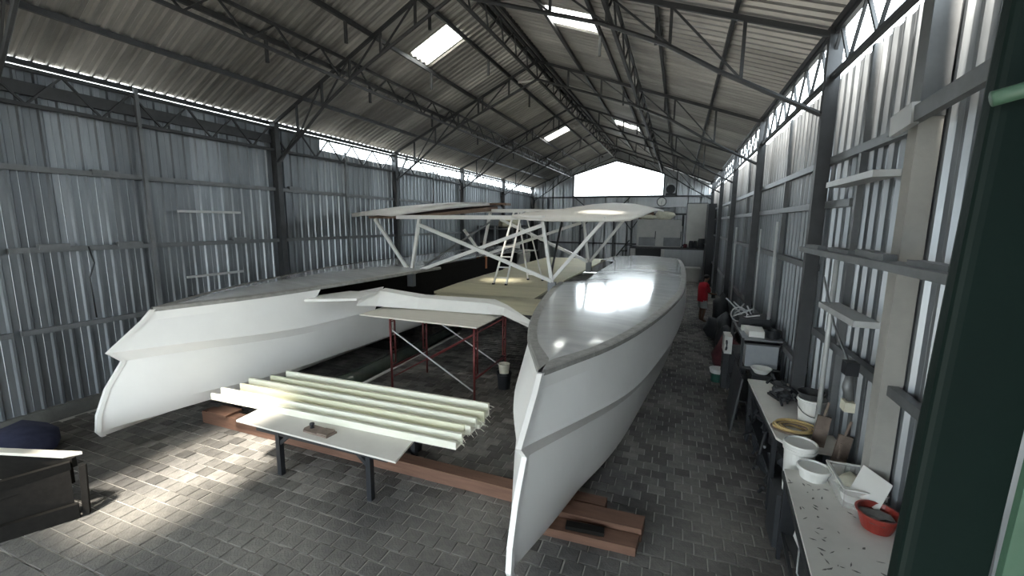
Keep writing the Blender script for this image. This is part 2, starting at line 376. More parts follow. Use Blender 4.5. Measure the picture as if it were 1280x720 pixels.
# back wall with the big gable opening (window_1)
GX0, GX1, GZ0 = -7.10, -1.10, 5.30
def back_sheet(x, z0, za, zb):
    bm = NB(); w2 = PW
    corrugated(bm, [0, 0.5, 1], PROF, lambda u, d, t: (x + u, YB - d, z0 + t * ((za + (zb - za) * u / w2) - z0)))
    return obj('wall_sheet', bm, M_WALLB, wb)
x = -10.1
while x < 2.0:
    z_a, z_b = zroof(max(x, EL)) - 0.05, zroof(min(x + PW, 2.0)) - 0.05
    if x + PW / 2 < GX0 or x + PW / 2 > GX1: back_sheet(x, 0.05, z_a, z_b)
    else: back_sheet(x, 0.05, GZ0, GZ0)
    x += PW
win = emp('window_1'); win['kind'] = 'structure'
for a, b in (((GX0, GZ0), (GX1, GZ0)), ((GX0, GZ0), (GX0, zroof(GX0) - 0.45)), ((GX1, GZ0), (GX1, zroof(GX1) - 0.45)),
             ((GX0, zroof(GX0) - 0.45), (XC, 7.62)), ((XC, 7.62), (GX1, zroof(GX1) - 0.45))):
    bm = NB(); bar(bm, (a[0], YB - 0.08, a[1]), (b[0], YB - 0.08, b[1]), 0.08, 0.08); obj('frame', bm, M_STEEL, win)
# closing strip of sheet between the gable opening and the roof
for sx, xa in ((-1, GX0), (1, GX1)):
    bm = NB()
    hexa(bm, [(xa, YB - 0.04, zroof(xa) - 0.5), (XC, YB - 0.04, 7.6), (XC, YB, 7.6), (xa, YB, zroof(xa) - 0.5)],
         [(xa, YB - 0.04, zroof(xa) - 0.03), (XC, YB - 0.04, ZR - 0.03), (XC, YB, ZR - 0.03), (xa, YB, zroof(xa) - 0.03)])
    obj('gable_strip', bm, M_WALLB, wb)
for z in (2.1, 4.1, 5.25):
    bm = NB(); bar(bm, (XL, YB - 0.1, z), (XR, YB - 0.1, z), 0.1, 0.1); obj('girt', bm, M_STEEL, wb)
for xx in (-8.9, -6.5, -4.2, -3.0, 0.2):
    bm = NB(); bar(bm, (xx, YB - 0.13, 0), (xx, YB - 0.13, 4.1 if xx > -8 else 5.2), 0.12, 0.12); obj('post', bm, M_STEEL, wb)
for a, b in (((-3.2, 5.2), (-4.1, 4.3)), ((-6.9, 5.2), (-5.8, 4.3)), ((-6.5, 3.0), (-5.6, 4.05)), ((-3.0, 3.0), (-3.8, 4.05)), ((-3.0, 3.1), (-2.4, 4.05))):
    bm = NB(); bar(bm, (a[0], YB - 0.16, a[1]), (b[0], YB - 0.16, b[1]), 0.06, 0.06); obj('knee_brace', bm, M_STEEL, wb)
bm = NB(); box(bm, XL + 0.06, XL + 0.13, YF, 8.55, 5.46, 5.66); obj('header_beam', bm, M_STEEL, wl)
# kerb along the left wall
bb = obj('baseboard_left', box(NB(), XL - 0.12, XL + 0.10, YF, YB, -0.05, 0.24), M_CONC); bb['kind'] = 'structure'
bb = obj('baseboard_right', box(NB(), XR - 0.06, XR + 0.12, YF, YB, -0.05, 0.2), M_CONC); bb['kind'] = 'structure'
# front wall with a wide door opening, behind the camera
wf = emp('wall_front'); wf['kind'] = 'structure'
for (xa, xb, z0, fl) in ((-10.06, -8.2, 0.05, 0), (-8.2, 0.0, 4.4, 0), (0.0, 1.92, 0.05, 0)):
    x = xa
    while x < xb - 0.01:
        wdt = min(PW, xb - x)
        bm = NB(); corrugated(bm, [0, 1], rib_profile(wdt, wdt / 3), lambda u, d, t: (x + u, YF + d, z0 + t * (zroof(max(min(x + u, ER), EL)) - 0.05 - z0)))
        obj('wall_sheet', bm, M_WALL, wf); x += wdt

# roof ----------------------------------------------------------------
ce = emp('ceiling'); ce['kind'] = 'structure'
RP = rib_profile(0.8, 0.2, 0.045, 0.075, 0.03)
def roof_sheet(xa, xb, mt, name, steps=2):
    bm = NB(); ts_ = [i / steps for i in range(steps + 1)]
    def f(u, d, t):
        x = xa + (xb - xa) * t
        return (x, u + ysk(x), zroof(x) - d + 0.03)
    corrugated(bm, ts_, RP, f)
    return obj(name, bm, mt, ce)
LS = roof_sheet(EL - 0.02, XC, M_ROOF, 'roof_sheet', 4); RS = roof_sheet(XC, ER + 0.02, M_ROOF, 'roof_sheet', 4)
la = roof_sheet(EL - 0.02, -6.35, M_ROOF, 'roof_sheet', 2); lb = roof_sheet(-5.22, XC, M_ROOF, 'roof_sheet', 1)
ra = roof_sheet(XC, -2.83, M_ROOF, 'roof_sheet', 1); rb = roof_sheet(-1.83, ER + 0.02, M_ROOF, 'roof_sheet', 2)
la2 = roof_sheet(EL - 0.02, -7.6, M_ROOF, 'roof_sheet', 2); lb2 = roof_sheet(-6.45, XC, M_ROOF, 'roof_sheet', 2); lk2 = roof_sheet(-7.6, -6.45, M_SKYC, 'skylight_sheet', 1)
lk = roof_sheet(-6.35, -5.22, M_SKYL, 'skylight_sheet', 1); rk = roof_sheet(-2.83, -1.83, M_SKYL, 'skylight_sheet', 1)
seen = set()
def put(src, y):
    o = src if src.name not in seen else copy(src)
    seen.add(src.name); o.location = (0, y, random.uniform(-0.004, 0.004)); return o
n = 46
for i in range(n):
    y = -6.0 + 0.8 * i
    if y > YB + 0.5: break
    kk = round((y + 6.0) / 0.8)
    if kk in (5, 6, 7): put(la2, y); put(lb2, y); put(lk2, y)
    elif kk in (18, 32): put(la, y); put(lb, y); put(lk, y)
    else: put(LS, y)
    if kk in (18, 31): put(ra, y); put(rb, y); put(rk, y)
    else: put(RS, y)
for xx in (EL + 0.03, -8.85, -7.62, -6.4, -5.15, -2.85, -1.75, -0.55, 0.55, ER - 0.06):
    bm = NB(); zz = zroof(xx) - 0.07
    bar(bm, (xx, YF, zz), (xx, YB, zz), 0.055, 0.09); obj('purlin', bm, M_STEEL, ce)
bm = NB(); bar(bm, (XC - 0.16, YF, ZR - 0.12), (XC - 0.16, YB, ZR - 0.12), 0.06, 0.1); obj('ridge_purlin', bm, M_STEEL, ce)
bm = NB(); bar(bm, (XC + 0.16, YF, ZR - 0.12), (XC + 0.16, YB, ZR - 0.12), 0.06, 0.1); obj('ridge_purlin', bm, M_STEEL, ce)
lattice('ridge_girder', ce, XC - 0.05, 7.75, XC + 0.05, 8.2, YF, 30.3, 0.9, 0.06, M_STEEL)
lattice('roof_girder', ce, -7.2, zroof(-7.2) - 0.58, -7.2, zroof(-7.2) - 0.12, YF, 30.3, 1.1, 0.055, M_STEEL)
lattice('roof_girder', ce, -1.2, zroof(-1.2) - 0.58, -1.2, zroof(-1.2) - 0.12, YF, 30.3, 1.1, 0.055, M_STEEL)
def truss(yr):
    e = emp('truss'); e.parent = ce
    def P(x, dz): return Vector((x, yr + ysk(x), zroof(x) - dz))
    for sgn in (-1, 1):
        xe = XL + 0.15 if sgn < 0 else 1.65
        bm = NB(); bar(bm, P(xe, 0.17), P(XC, 0.17), 0.05, 0.07); obj('top_chord', bm, M_STEEL, e)
        bm = NB(); xs = [xe, xe - sgn * 1.25, xe - sgn * 2.0, xe - sgn * 3.0, XC]; ds = [1.15, 0.92, 0.72, 0.62, 0.68]
        pts = [P(x, d) for x, d in zip(xs, ds)]
        tube(bm, pts, 0.035, 6); obj('bottom_chord', bm, M_STEEL, e)
        prev = None
        for k in range(1, 6):
            x = xe + (XC - xe) * k / 6
            def low(x):
                for (x0, d0), (x1, d1) in zip(zip(xs, ds), list(zip(xs, ds))[1:]):
                    if min(x0, x1) <= x <= max(x0, x1): return d0 + (d1 - d0) * (x - x0) / (x1 - x0)
                return 0.65
            a, b = P(x, 0.19), P(x, low(x) - 0.02)
            bm = NB(); bar(bm, a, b, 0.045, 0.045); obj('web', bm, M_STEEL, e)
            if prev is not None:
                bm = NB(); bar(bm, prev, a, 0.03, 0.03); obj('web', bm, M_STEEL, e)
            prev = b
for y in (1.9, 7.0, 12.1, 17.2, 22.4, 28.3): truss(y)
# short hangers under the purlins
hm = None
for (x, ys) in ((-7.62, (6.6, 9.6, 12.6, 16, 20, 24)), (-5.15, (8.5, 11.5, 15.0, 19.0, 23.5)), (-1.75, (9.5, 13.5, 18, 22)), (-0.55, (8.0, 12.6, 17.5)), (-6.4, (7.4, 10.6, 13.5, 18.4))):
    for y in ys:
        if hm is None:
            hm = obj('hanger', box(NB(), -0.025, 0.025, -0.025, 0.025, -0.42, 0), M_STEEL, ce); o = hm
        else: o = copy(hm)
        o.location = (x, y, zroof(x) - 0.1)
bm = NB(); tube(bm, [(-4.9, 13.2, 7.75), (-4.0, 13.2, 7.75)], 0.035); obj('tube_lamp', bm, M_PAIL, ce)

# ------------------------------------------------------------------ the catamaran
boat = thing('catamaran', 'unfinished white catamaran with two grey-decked hulls joined by a strut frame', 'boat', (0, 0, 0))
def lerp_tab(tab, s):
    if s <= tab[0][0]: return tab[0][1]
    for (a, b), (c, d) in zip(tab, tab[1:]):
        if s <= c:
            t = (s - a) / (c - a); return b + (d - b) * t
    return tab[-1][1]
def smooth_tab(tab, s):
    """Catmull-Rom through the table"""
    n = len(tab)
    if s <= tab[0][0]: return tab[0][1]
    for i in range(n - 1):
        a, c = tab[i][0], tab[i + 1][0]
        if s <= c:
            t = (s - a) / (c - a)
            def sl(k):
                if k <= 0: return (tab[1][1] - tab[0][1]) / (tab[1][0] - tab[0][0])
                if k >= n - 1: return (tab[-1][1] - tab[-2][1]) / (tab[-1][0] - tab[-2][0])
                return (tab[k + 1][1] - tab[k - 1][1]) / (tab[k + 1][0] - tab[k - 1][0])
            h = c - a; m0, m1 = sl(i) * h, sl(i + 1) * h; p0, p1 = tab[i][1], tab[i + 1][1]
            return (2 * t**3 - 3 * t * t + 1) * p0 + (t**3 - 2 * t * t + t) * m0 + (-2 * t**3 + 3 * t * t) * p1 + (t**3 - t * t) * m1
    return tab[-1][1]
W_DECK = [(0, 0.02), (0.36, 0.18), (1.18, 0.54), (2.3, 0.87), (4.1, 1.22), (6.3, 1.48), (10.2, 1.55), (14.0, 1.44), (15.0, 1.30), (15.3, 1.05)]
W_CHINE = [(0, 0.02), (0.9, 0.40), (2.03, 0.76), (3.6, 1.07), (5.9, 1.38), (9.0, 1.57), (12.0, 1.62), (14.6, 1.50), (15.8, 1.12)]
def hull(cx, inner, zs):
    """inner: side (+1 / -1 in x) facing the other hull; zs(y): raise of the sheer"""
    YE = 19.4
    NS = 40
    ys0 = [4.20, 4.04, 3.57, 3.74, 3.50, 3.36, 3.33, 3.38]
    zrow0 = [2.00, 1.84, 1.47, 1.30, 0.95, 0.60, 0.36, 0.27]     # at the stem
    def fr(i): return (i / NS) ** 1.7
    def ring(i):
        f = fr(i); out = []
        for r_ in range(8):
            y = ys0[r_] + (YE - ys0[r_]) * f; s = y - ys0[r_]
            if r_ == 0: hw, z = smooth_tab(W_DECK, s), 2.0
            else:
                wc = smooth_tab(W_CHINE, s)
                frac = (0, 1.0, 1.0, 0.95, 0.88, 0.76, 0.52, 0.0)[r_]
                hw = max(wc * frac, 0.02 if r_ < 7 else 0.0)
                if r_ == 1: hw = 0.7 * smooth_tab(W_DECK, y - ys0[0]) + 0.3 * wc if y > ys0[0] else 0.02
                k = min(max(s / 3.0, 0), 1); k = k * k * (3 - 2 * k)
                zb = (0, 1.78, 1.28, 1.12, 0.72, 0.44, 0.28, 0.25)[r_]
                z = zrow0[r_] + (zb - zrow0[r_]) * k
                if y > 14 and r_ > 3: z += (y - 14) ** 2 * 0.015
            out.append((hw, y, z + zs(y)))
        return out
    R_ = [ring(i) for i in range(NS + 1)]
    bm = NB(); side = {}
    for sg in (-1, 1):
        rows = [[bm.verts.new((cx + sg * hw, y, z)) for (hw, y, z) in rg] for rg in R_]
        side[sg] = rows
        for A, B, rg in zip(rows, rows[1:], R_):
            for k in range(7):
                if sg == inner and ((k == 0 and rg[0][1] > 6.6) or (k == 1 and rg[0][1] > 8.2)): continue     # topside still open for the beam
                f = (A[k], A[k + 1], B[k + 1], B[k])
                bm.faces.new(f if sg > 0 else tuple(reversed(f)))
    for k in range(7):
        bm.faces.new((side[1][0][k], side[-1][0][k], side[-1][0][k + 1], side[1][0][k + 1]))
        bm.faces.new((side[-1][-1][k], side[1][-1][k], side[1][-1][k + 1], side[-1][-1][k + 1]))
    bmesh.ops.remove_doubles(bm, verts=bm.verts, dist=0.0005)
    h = obj('hull', bm, M_HULL, boat, smooth=True)
    for p in h.data.polygons: p.use_smooth = True
    try:
        h.data.set_sharp_from_angle(angle=math.radians(22))
    except Exception: pass
    # deck: flat glassed panel with slight camber, putty band at the edge
    bm = NB(); fr_ = (-1, -0.66, -0.33, 0, 0.33, 0.66, 1)
    rows = []; band = []
    for i in range(NS + 1):
        hw, y, z = R_[i][0]
        inn = max(hw - 0.13, 0.0)
        yy = y + (0.20 if i == 0 else 0.20 * max(0, 1 - i / 8))
        notch = 11.0 < y < 16.4
        rows.append([bm.verts.new((cx + f * (max(hw - 0.62, 0.05) if notch and f * inner > 0 else inn), yy, z + 0.028 + 0.05 * (1 - f * f) * min(1, hw))) for f in fr_])
    for A, B in zip(rows, rows[1:]):
        for k in range(6): bm.faces.new((A[k], A[k + 1], B[k + 1], B[k]))
    bmesh.ops.remove_doubles(bm, verts=bm.verts, dist=0.0005)
    obj('deck', bm, M_DECK, h, smooth=True)
    for sg in (-1, 1):
        bm = NB(); pr = None
        for i in range(NS + 1):
            hw, y, z = R_[i][0]
            if sg == inner and 11.0 < y < 16.4:
                if pr: obj('gunwale_band', bm, M_BAND, h); bm = NB()
                pr = None; continue
            yy = y + (0.22 if i == 0 else 0.22 * max(0, 1 - i / 8))
            inn = max(hw - 0.135, 0.0)
            q = [bm.verts.new(p) for p in ((cx + sg * (hw + 0.006), y, z - 0.035), (cx + sg * (hw + 0.004), y, z + 0.020), (cx + sg * (hw - 0.02 if hw > 0.05 else hw), y, z + 0.032), (cx + sg * inn, yy, z + 0.032))]
            if pr:
                for k in range(3): bm.faces.new((pr[k], pr[k + 1], q[k + 1], q[k]) if sg < 0 else (pr[k], q[k], q[k + 1], pr[k + 1]))
            pr = q
        obj('gunwale_band', bm, M_BAND, h, smooth=False)
    # near-black sheet stands in for the shade inside the open topside and beam notch
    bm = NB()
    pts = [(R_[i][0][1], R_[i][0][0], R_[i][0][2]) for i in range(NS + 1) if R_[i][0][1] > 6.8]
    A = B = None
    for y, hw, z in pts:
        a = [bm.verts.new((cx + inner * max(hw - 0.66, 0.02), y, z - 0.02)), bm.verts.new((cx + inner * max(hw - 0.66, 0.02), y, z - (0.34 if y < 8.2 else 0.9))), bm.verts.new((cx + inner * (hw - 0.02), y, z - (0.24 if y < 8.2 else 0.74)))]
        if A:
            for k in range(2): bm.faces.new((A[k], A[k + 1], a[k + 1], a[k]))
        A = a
    obj('shaded_interior', bm, M_WOODD, h)
    # stem strip
    bm = NB()
    for k in range(7):
        (h0, y0, z0), (h1, y1, z1) = R_[0][k], R_[0][k + 1]
        hexa(bm, [(cx - 0.028, y0 - 0.02, z0), (cx + 0.028, y0 - 0.02, z0), (cx + 0.04, y0 + 0.03, z0), (cx - 0.04, y0 + 0.03, z0)],
             [(cx - 0.028, y1 - 0.02, z1), (cx + 0.028, y1 - 0.02, z1), (cx + 0.04, y1 + 0.03, z1), (cx - 0.04, y1 + 0.03, z1)])
    obj('stem_strip', bm, M_HULL, h)
    return h
hr = hull(-1.28, -1, lambda y: -0.08 + min(max(y - 4, 0) * 0.010, 0.12))
hl = hull(-7.68, 1, lambda y: 0.085 + min(max(y - 4, 0) * 0.022, 0.12))

# front cross beam fairing (white, lying on the scaffold board) and fillet plate on the left hull
fb = NB()
st = [(-6.30, 7.25, 7.5, 1.90, 1.72), (-6.05, 7.6, 7.9, 2.02, 1.66), (-5.2, 7.85, 8.2, 1.88, 1.62), (-3.6, 7.95, 8.4, 1.86, 1.62), (-3.2, 7.85, 8.1, 1.82, 1.66), (-2.2, 6.75, 6.9, 1.78, 1.72)]
rows = []
for (x, yf, yb_, zt, zb) in st:
    rows.append([fb.verts.new(p) for p in ((x, yf - 0.02, zb), (x, yf + 0.10, zt - 0.03), (x, yb_, zt), (x, yb_ + 0.05, zb))])
for A, B in zip(rows, rows[1:]):
    for k in range(4): fb.faces.new((A[k], A[(k + 1) % 4], B[(k + 1) % 4], B[k]))
fb.faces.new(rows[0]); fb.faces.new(list(reversed(rows[-1])))
bmesh.ops.recalc_face_normals(fb, faces=fb.faces)
obj('front_beam', fb, M_WHITE, boat)
bm = NB(); hexa(bm, [(-7.3, 6.1, 1.90), (-6.0, 6.9, 1.90), (-5.95, 7.5, 1.94), (-6.6, 7.4, 1.94)], [(-7.3, 6.1, 1.95), (-6.0, 6.9, 1.95), (-5.95, 7.5, 1.99), (-6.6, 7.4, 1.99)])
obj('fillet_plate', bm, M_WHITE, boat)

# bridge deck between the hulls: cream panels
bd = emp('bridge_deck'); bd.parent = boat
yy = 8.9
for k, ln in enumerate((1.3, 1.5, 1.9, 1.9, 2.0, 2.0, 2.2)):
    x0 = -5.95 if k == 0 else (-6.2 if k < 4 else -6.3); x1 = -3.3 if k else -2.9
    bm = NB(); zt = (1.52, 1.60, 1.66, 1.69, 1.70, 1.70, 1.71)[k]; zt2 = (1.60, 1.66, 1.69, 1.70, 1.70, 1.71, 1.72)[k]
    hexa(bm, [(x0, yy, zt - 0.06), (x1, yy, zt - 0.06), (x1, yy + ln - 0.02, zt2 - 0.06), (x0, yy + ln - 0.02, zt2 - 0.06)],
         [(x0, yy, zt), (x1, yy, zt), (x1, yy + ln - 0.02, zt2), (x0, yy + ln - 0.02, zt2)])
    o = obj('deck_panel', bm, M_CREAM, bd); yy += ln
# struts
def strut(a, b, w_=0.075, name='strut', mt=None):
    bm = NB(); bar(bm, a, b, w_, w_); return obj(name, bm, mt or M_STRUT, boat)
LF, LT = (-6.72, 9.9, 2.06), (-6.43, 9.9, 3.56)
RF, RT = (-2.76, 9.9, 2.06), (-3.03, 9.9, 3.56)
strut(LF, LT); strut(RF, RT)
strut((-6.43, 9.86, 3.42), (-2.76, 9.86, 2.12), 0.085); strut((-6.72, 9.94, 2.10), (-3.03, 9.94, 3.44), 0.085)
strut(LF, (-7.85, 9.9, 3.55)); strut((-2.80, 9.95, 2.12), (-1.55, 9.95, 3.62))
LF2, LT2 = (-6.97, 15.0, 2.25), (-6.63, 15.0, 3.85)
RF2, RT2 = (-2.87, 15.0, 2.12), (-3.15, 15.0, 3.85)
strut(LF2, LT2, 0.09); strut(RF2, RT2, 0.09)
strut((-6.75, 15.05, 2.3), (-3.2, 15.05, 3.5), 0.095); strut((-6.2, 14.95, 3.6), (-2.9, 14.95, 2.16), 0.095)
strut(LF2, (-7.74, 15, 3.2), 0.09); strut(RF2, (-1.67, 15, 3.7), 0.09)
strut((-6.55, 15.0, 3.55), (-6.7, 10.0, 2.1), 0.05, 'brace', M_GIRT)
strut((-3.5, 13.5, 3.5), (-2.85, 10.0, 2.1), 0.05, 'brace', M_DKG)
for x, y, z in ((-6.72, 9.9, 2.03), (-2.76, 9.9, 2.03), (-6.97, 15, 2.2), (-2.87, 15, 2.08)):
    bm = NB(); box(bm, x - 0.09, x + 0.09, y - 0.07, y + 0.07, z - 0.28, z + 0.06); obj('foot_bracket', bm, M_GIRT, boat)
for dx in (-0.2, 0.13):
    bm = NB(); box(bm, -6.97 + dx, -6.97 + dx + 0.08, 14.9, 15.0, 1.75, 2.2); obj('clamp', bm, M_ORANGE, boat)
# spars
bm = NB(); box(bm, -7.1, -3.0, 9.82, 10.0, 3.56, 3.66); obj('front_spar', bm, M_WHITE, boat)
bm = NB(); box(bm, -7.3, -2.6, 14.9, 15.1, 3.85, 3.97); obj('rear_spar', bm, M_WHITE, boat)
# wing roofs
def wing(xs, zs_f, zs_b, y0, y1, th, name, mt_top, under=None, x2=None):
    bm = NB(); ny_ = 6; grid = []
    for j in range(ny_ + 1):
        t = j / ny_; row = []
        for k, x in enumerate(xs):
            z = zs_f[k] + (zs_b[k] - zs_f[k]) * t + 0.06 * math.sin(PI * t)
            xx = x + ((x2[k] - x) * t if x2 else 0)
            row.append((xx, y0 + (y1 - y0) * t, z))
        grid.append(row)
    top = [[bm.verts.new(p) for p in r_] for r_ in grid]; bot = [[bm.verts.new((p[0], p[1], p[2] - th)) for p in r_] for r_ in grid]
    nx = len(xs) - 1
    for j in range(ny_):
        for k in range(nx):
            bm.faces.new((top[j][k], top[j][k + 1], top[j + 1][k + 1], top[j + 1][k]))
            bm.faces.new((bot[j][k], bot[j + 1][k], bot[j + 1][k + 1], bot[j][k + 1]))
    for j in range(ny_):
        bm.faces.new((top[j][0], top[j + 1][0], bot[j + 1][0], bot[j][0])); bm.faces.new((top[j][-1], bot[j][-1], bot[j + 1][-1], top[j + 1][-1]))
    for k in range(nx):
        bm.faces.new((top[0][k], bot[0][k], bot[0][k + 1], top[0][k + 1])); bm.faces.new((top[-1][k], top[-1][k + 1], bot[-1][k + 1], bot[-1][k]))
    return obj(name, bm, mt_top, boat, smooth=True)
wr_x = (-3.74, -3.3, -2.7, -2.1, -1.5, -1.0, -0.72)
wing(wr_x, (3.66, 3.59, 3.57, 3.57, 3.575, 3.60, 3.70), (3.90, 4.02, 4.13, 4.17, 4.13, 4.03, 3.92), 9.7, 15.0, 0.05, 'wing_roof', M_WING, x2=(-3.9, -3.4, -2.8, -2.1, -1.4, -0.9, -0.5))
wl_x = (-8.47, -8.0, -7.6, -7.15)
wing(wl_x, (3.70, 3.74, 3.75, 3.72), (4.22, 4.26, 4.26, 4.22), 9.7, 15.6, 0.10, 'wing_roof', M_WING, x2=(-8.9, -8.2, -7.4, -6.6))
bm = NB(); hexa(bm, [(-8.3, 10.2, 3.57), (-7.0, 10.2, 3.57), (-6.5, 15.4, 3.93), (-8.7, 15.4, 3.93)], [(-8.3, 10.2, 3.62), (-7.0, 10.2, 3.62), (-6.5, 15.4, 4.1), (-8.7, 15.4, 4.1)])
obj('wing_underframe', bm, M_BROWN, boat)
bm = NB(); box(bm, -7.2, -6.0, 15.0, 15.5, 4.12, 4.2); obj('wing_plank', bm, M_BROWN, boat)

# ------------------------------------------------------------------ supports and work tables
t = thing('timber_sleeper', 'long red-brown timber sleeper lying under both bows', 'timber', (-4.6, 4.74, 0))
bm = NB(); hexa(bm, [(-7.55, 4.70, 0), (-1.0, 4.66, 0), (-1.0, 4.86, 0), (-7.55, 4.90, 0)], [(-7.55, 4.70, 0.21), (-1.0, 4.66, 0.17), (-1.0, 4.86, 0.17), (-7.55, 4.90, 0.21)])
obj('beam', bm, M_TIMBER, t)
bm = NB(); box(bm, -7.35, -6.9, 4.66, 4.95, 0.215, 0.25); obj('packing_board', bm, M_TIMBER, t)
t = thing('timber_block', 'short weathered timber block with planks under the bow of the right hull', 'timber', (-0.8, 4.5, 0))
bm = NB(); hexa(bm, [(-1.35, 4.25, 0), (-0.22, 4.30, 0), (-0.20, 4.52, 0), (-1.35, 4.47, 0)], [(-1.35, 4.25, 0.10), (-0.22, 4.30, 0.10), (-0.20, 4.52, 0.10), (-1.35, 4.47, 0.10)])
obj('plank', bm, M_TIMBER, t)
bm = NB(); hexa(bm, [(-1.35, 4.49, 0), (-0.18, 4.54, 0), (-0.16, 4.78, 0), (-1.35, 4.75, 0)], [(-1.35, 4.49, 0.16), (-0.18, 4.54, 0.16), (-0.16, 4.78, 0.16), (-1.35, 4.75, 0.16)])
obj('plank', bm, M_TIMBER, t)
bm = NB(); box(bm, -1.3, -0.62, 4.80, 4.98, 0, 0.15); obj('plank', bm, M_TIMBER, t)
tag(obj('wood_offcut', hexa(NB(), [(-0.98, 4.30, 0.105), (-0.56, 4.34, 0.105), (-0.57, 4.44, 0.105), (-0.99, 4.40, 0.105)], [(-0.98, 4.30, 0.15), (-0.56, 4.34, 0.15), (-0.57, 4.44, 0.15), (-0.99, 4.40, 0.15)]), M_WOODD), 'small dark wood offcut lying on the timber block by the right bow', 'offcut')
for y in (9.5, 14.5):
    for cx, nm in ((-1.28, 'right'), (-7.68, 'left')):
        bm = NB(); box(bm, cx - 0.6, cx + 0.6, y, y + 0.2, 0, 0.10 if nm == 'right' else 0.24)
        tag(obj('cradle_timber', bm, M_WOODD), 'dark cradle timber under the %s hull, %s of the two' % (nm, 'nearer' if y < 10 else 'farther'), 'timber')

# low work table
t = thing('work_table', 'low grey-topped work table on black steel legs between the bows', 'table', (-4.3, 4.5, 0))
bm = NB(); hexa(bm, [(-5.74, 4.02, 0.645), (-2.98, 3.96, 0.645), (-3.17, 5.08, 0.645), (-5.84, 5.08, 0.645)], [(-5.74, 4.02, 0.67), (-2.98, 3.96, 0.67), (-3.17, 5.08, 0.67), (-5.84, 5.08, 0.67)])
obj('table_top', bm, M_TOP, t)
bm = NB(); box(bm, -5.35, -3.15, 4.02, 4.06, 0.585, 0.645); obj('apron', bm, M_BLACK, t)
bm = NB(); box(bm, -5.35, -3.15, 5.0, 5.04, 0.585, 0.645); obj('apron', bm, M_BLACK, t)
for x in (-4.96, -3.44):
    for y in (4.05, 5.02):
        bm = NB(); box(bm, x - 0.035, x + 0.035, y - 0.035, y + 0.035, 0, 0.645); obj('leg', bm, M_BLACK, t)
    s = 1 if x < -4 else -1
    bm = NB(); bar(bm, (x, 4.05, 0.45), (x + s * 0.2, 4.05, 0.62), 0.04, 0.05); obj('brace', bm, M_BLACK, t)
# white foam channels stacked on the table
labels = ['white foam channel at the front edge of the stack on the work table',
          'foam channel with yellowish inside, second from the front on the work table',
          'white foam channel in the middle of the stack on the work table',
          'foam channel with yellowish inside, second from the back on the work table',
          'smooth pale foam channel at the back of the stack on the work table']
for k in range(5):
    y0 = 4.42 + 0.185 * k; zb = (0.672, 0.672, 0.70, 0.70, 0.74)[k]
    xl_, xr_ = (-6.78, -6.55, -6.62, -6.35, -6.2)[k], (-2.44, -2.50, -2.42, -2.38, -2.40)[k]
    hgt = (0.13, 0.16, 0.16, 0.18, 0.18)[k]
    t = thing('foam_channel', labels[k], 'channel', ((xl_ + xr_) / 2, y0 + 0.09, zb), 'foam channels on the work table')
    sk = lambda x: 0.018 * (x + 4.5)
    bm = NB(); hexa(bm, [(xl_, y0 + sk(xl_), zb), (xr_, y0 + sk(xr_), zb), (xr_, y0 + 0.20 + sk(xr_), zb), (xl_, y0 + 0.20 + sk(xl_), zb)],
                    [(xl_, y0 + sk(xl_), zb + 0.03), (xr_, y0 + sk(xr_), zb + 0.03), (xr_, y0 + 0.20 + sk(xr_), zb + 0.03), (xl_, y0 + 0.20 + sk(xl_), zb + 0.03)])
    obj('channel_base', bm, M_FOAM, t)
    for (ya, yb_, hh, mt_) in ((0.0, 0.03, hgt * (0.75 if k % 2 == 0 else 0.35), M_FOAM), (0.16, 0.20, hgt, M_FOAMY if k % 2 else M_FOAM)):
        bm = NB(); hexa(bm, [(xl_, y0 + ya + sk(xl_), zb + 0.03), (xr_, y0 + ya + sk(xr_), zb + 0.03), (xr_, y0 + yb_ + sk(xr_), zb + 0.03), (xl_, y0 + yb_ + sk(xl_), zb + 0.03)],
                        [(xl_, y0 + ya + sk(xl_), zb + hh), (xr_, y0 + ya + sk(xr_), zb + hh), (xr_, y0 + yb_ + sk(xr_), zb + hh), (xl_, y0 + yb_ + sk(xl_), zb + hh)])
        obj('flange', bm, mt_, t)
    bm = NB(); rr = random.Random(k)
    for q in range(5):
        p = Vector((xr_, y0 + rr.uniform(0, 0.2) + sk(xr_), zb + rr.uniform(0.01, hgt))); e_ = p + Vector((rr.uniform(0.02, 0.09), rr.uniform(-0.03, 0.03), -rr.uniform(0.01, 0.10)))
        bar(bm, p, e_, 0.005, 0.005)
    o = obj('frayed_fibres', bm, M_FOAM, t); o['kind'] = 'stuff'
# wooden float
t = thing('wooden_float', 'small brown wooden plastering float with dark knob lying on the work table', 'hand tool', (-4.3, 4.2, 0.67))
bm = NB(); prism(bm, [(-4.62, 4.17), (-4.58, 4.11), (-4.15, 4.08), (-4.13, 4.25), (-4.55, 4.29), (-4.61, 4.25)], 0.671, 0.695); obj('board', bm, M_BWOOD, t)
bm = NB(); box(bm, -4.32, -4.16, 4.09, 4.25, 0.695, 0.715); obj('block', bm, M_BWOOD, t)
bm = NB(); lathe(bm, [(0.03, 0), (0.022, 0.03), (0.034, 0.05), (0.03, 0.07), (0.0, 0.075)], (-4.52, 4.21, 0.695), 14); obj('knob', bm, M_BLACK, t, smooth=True)
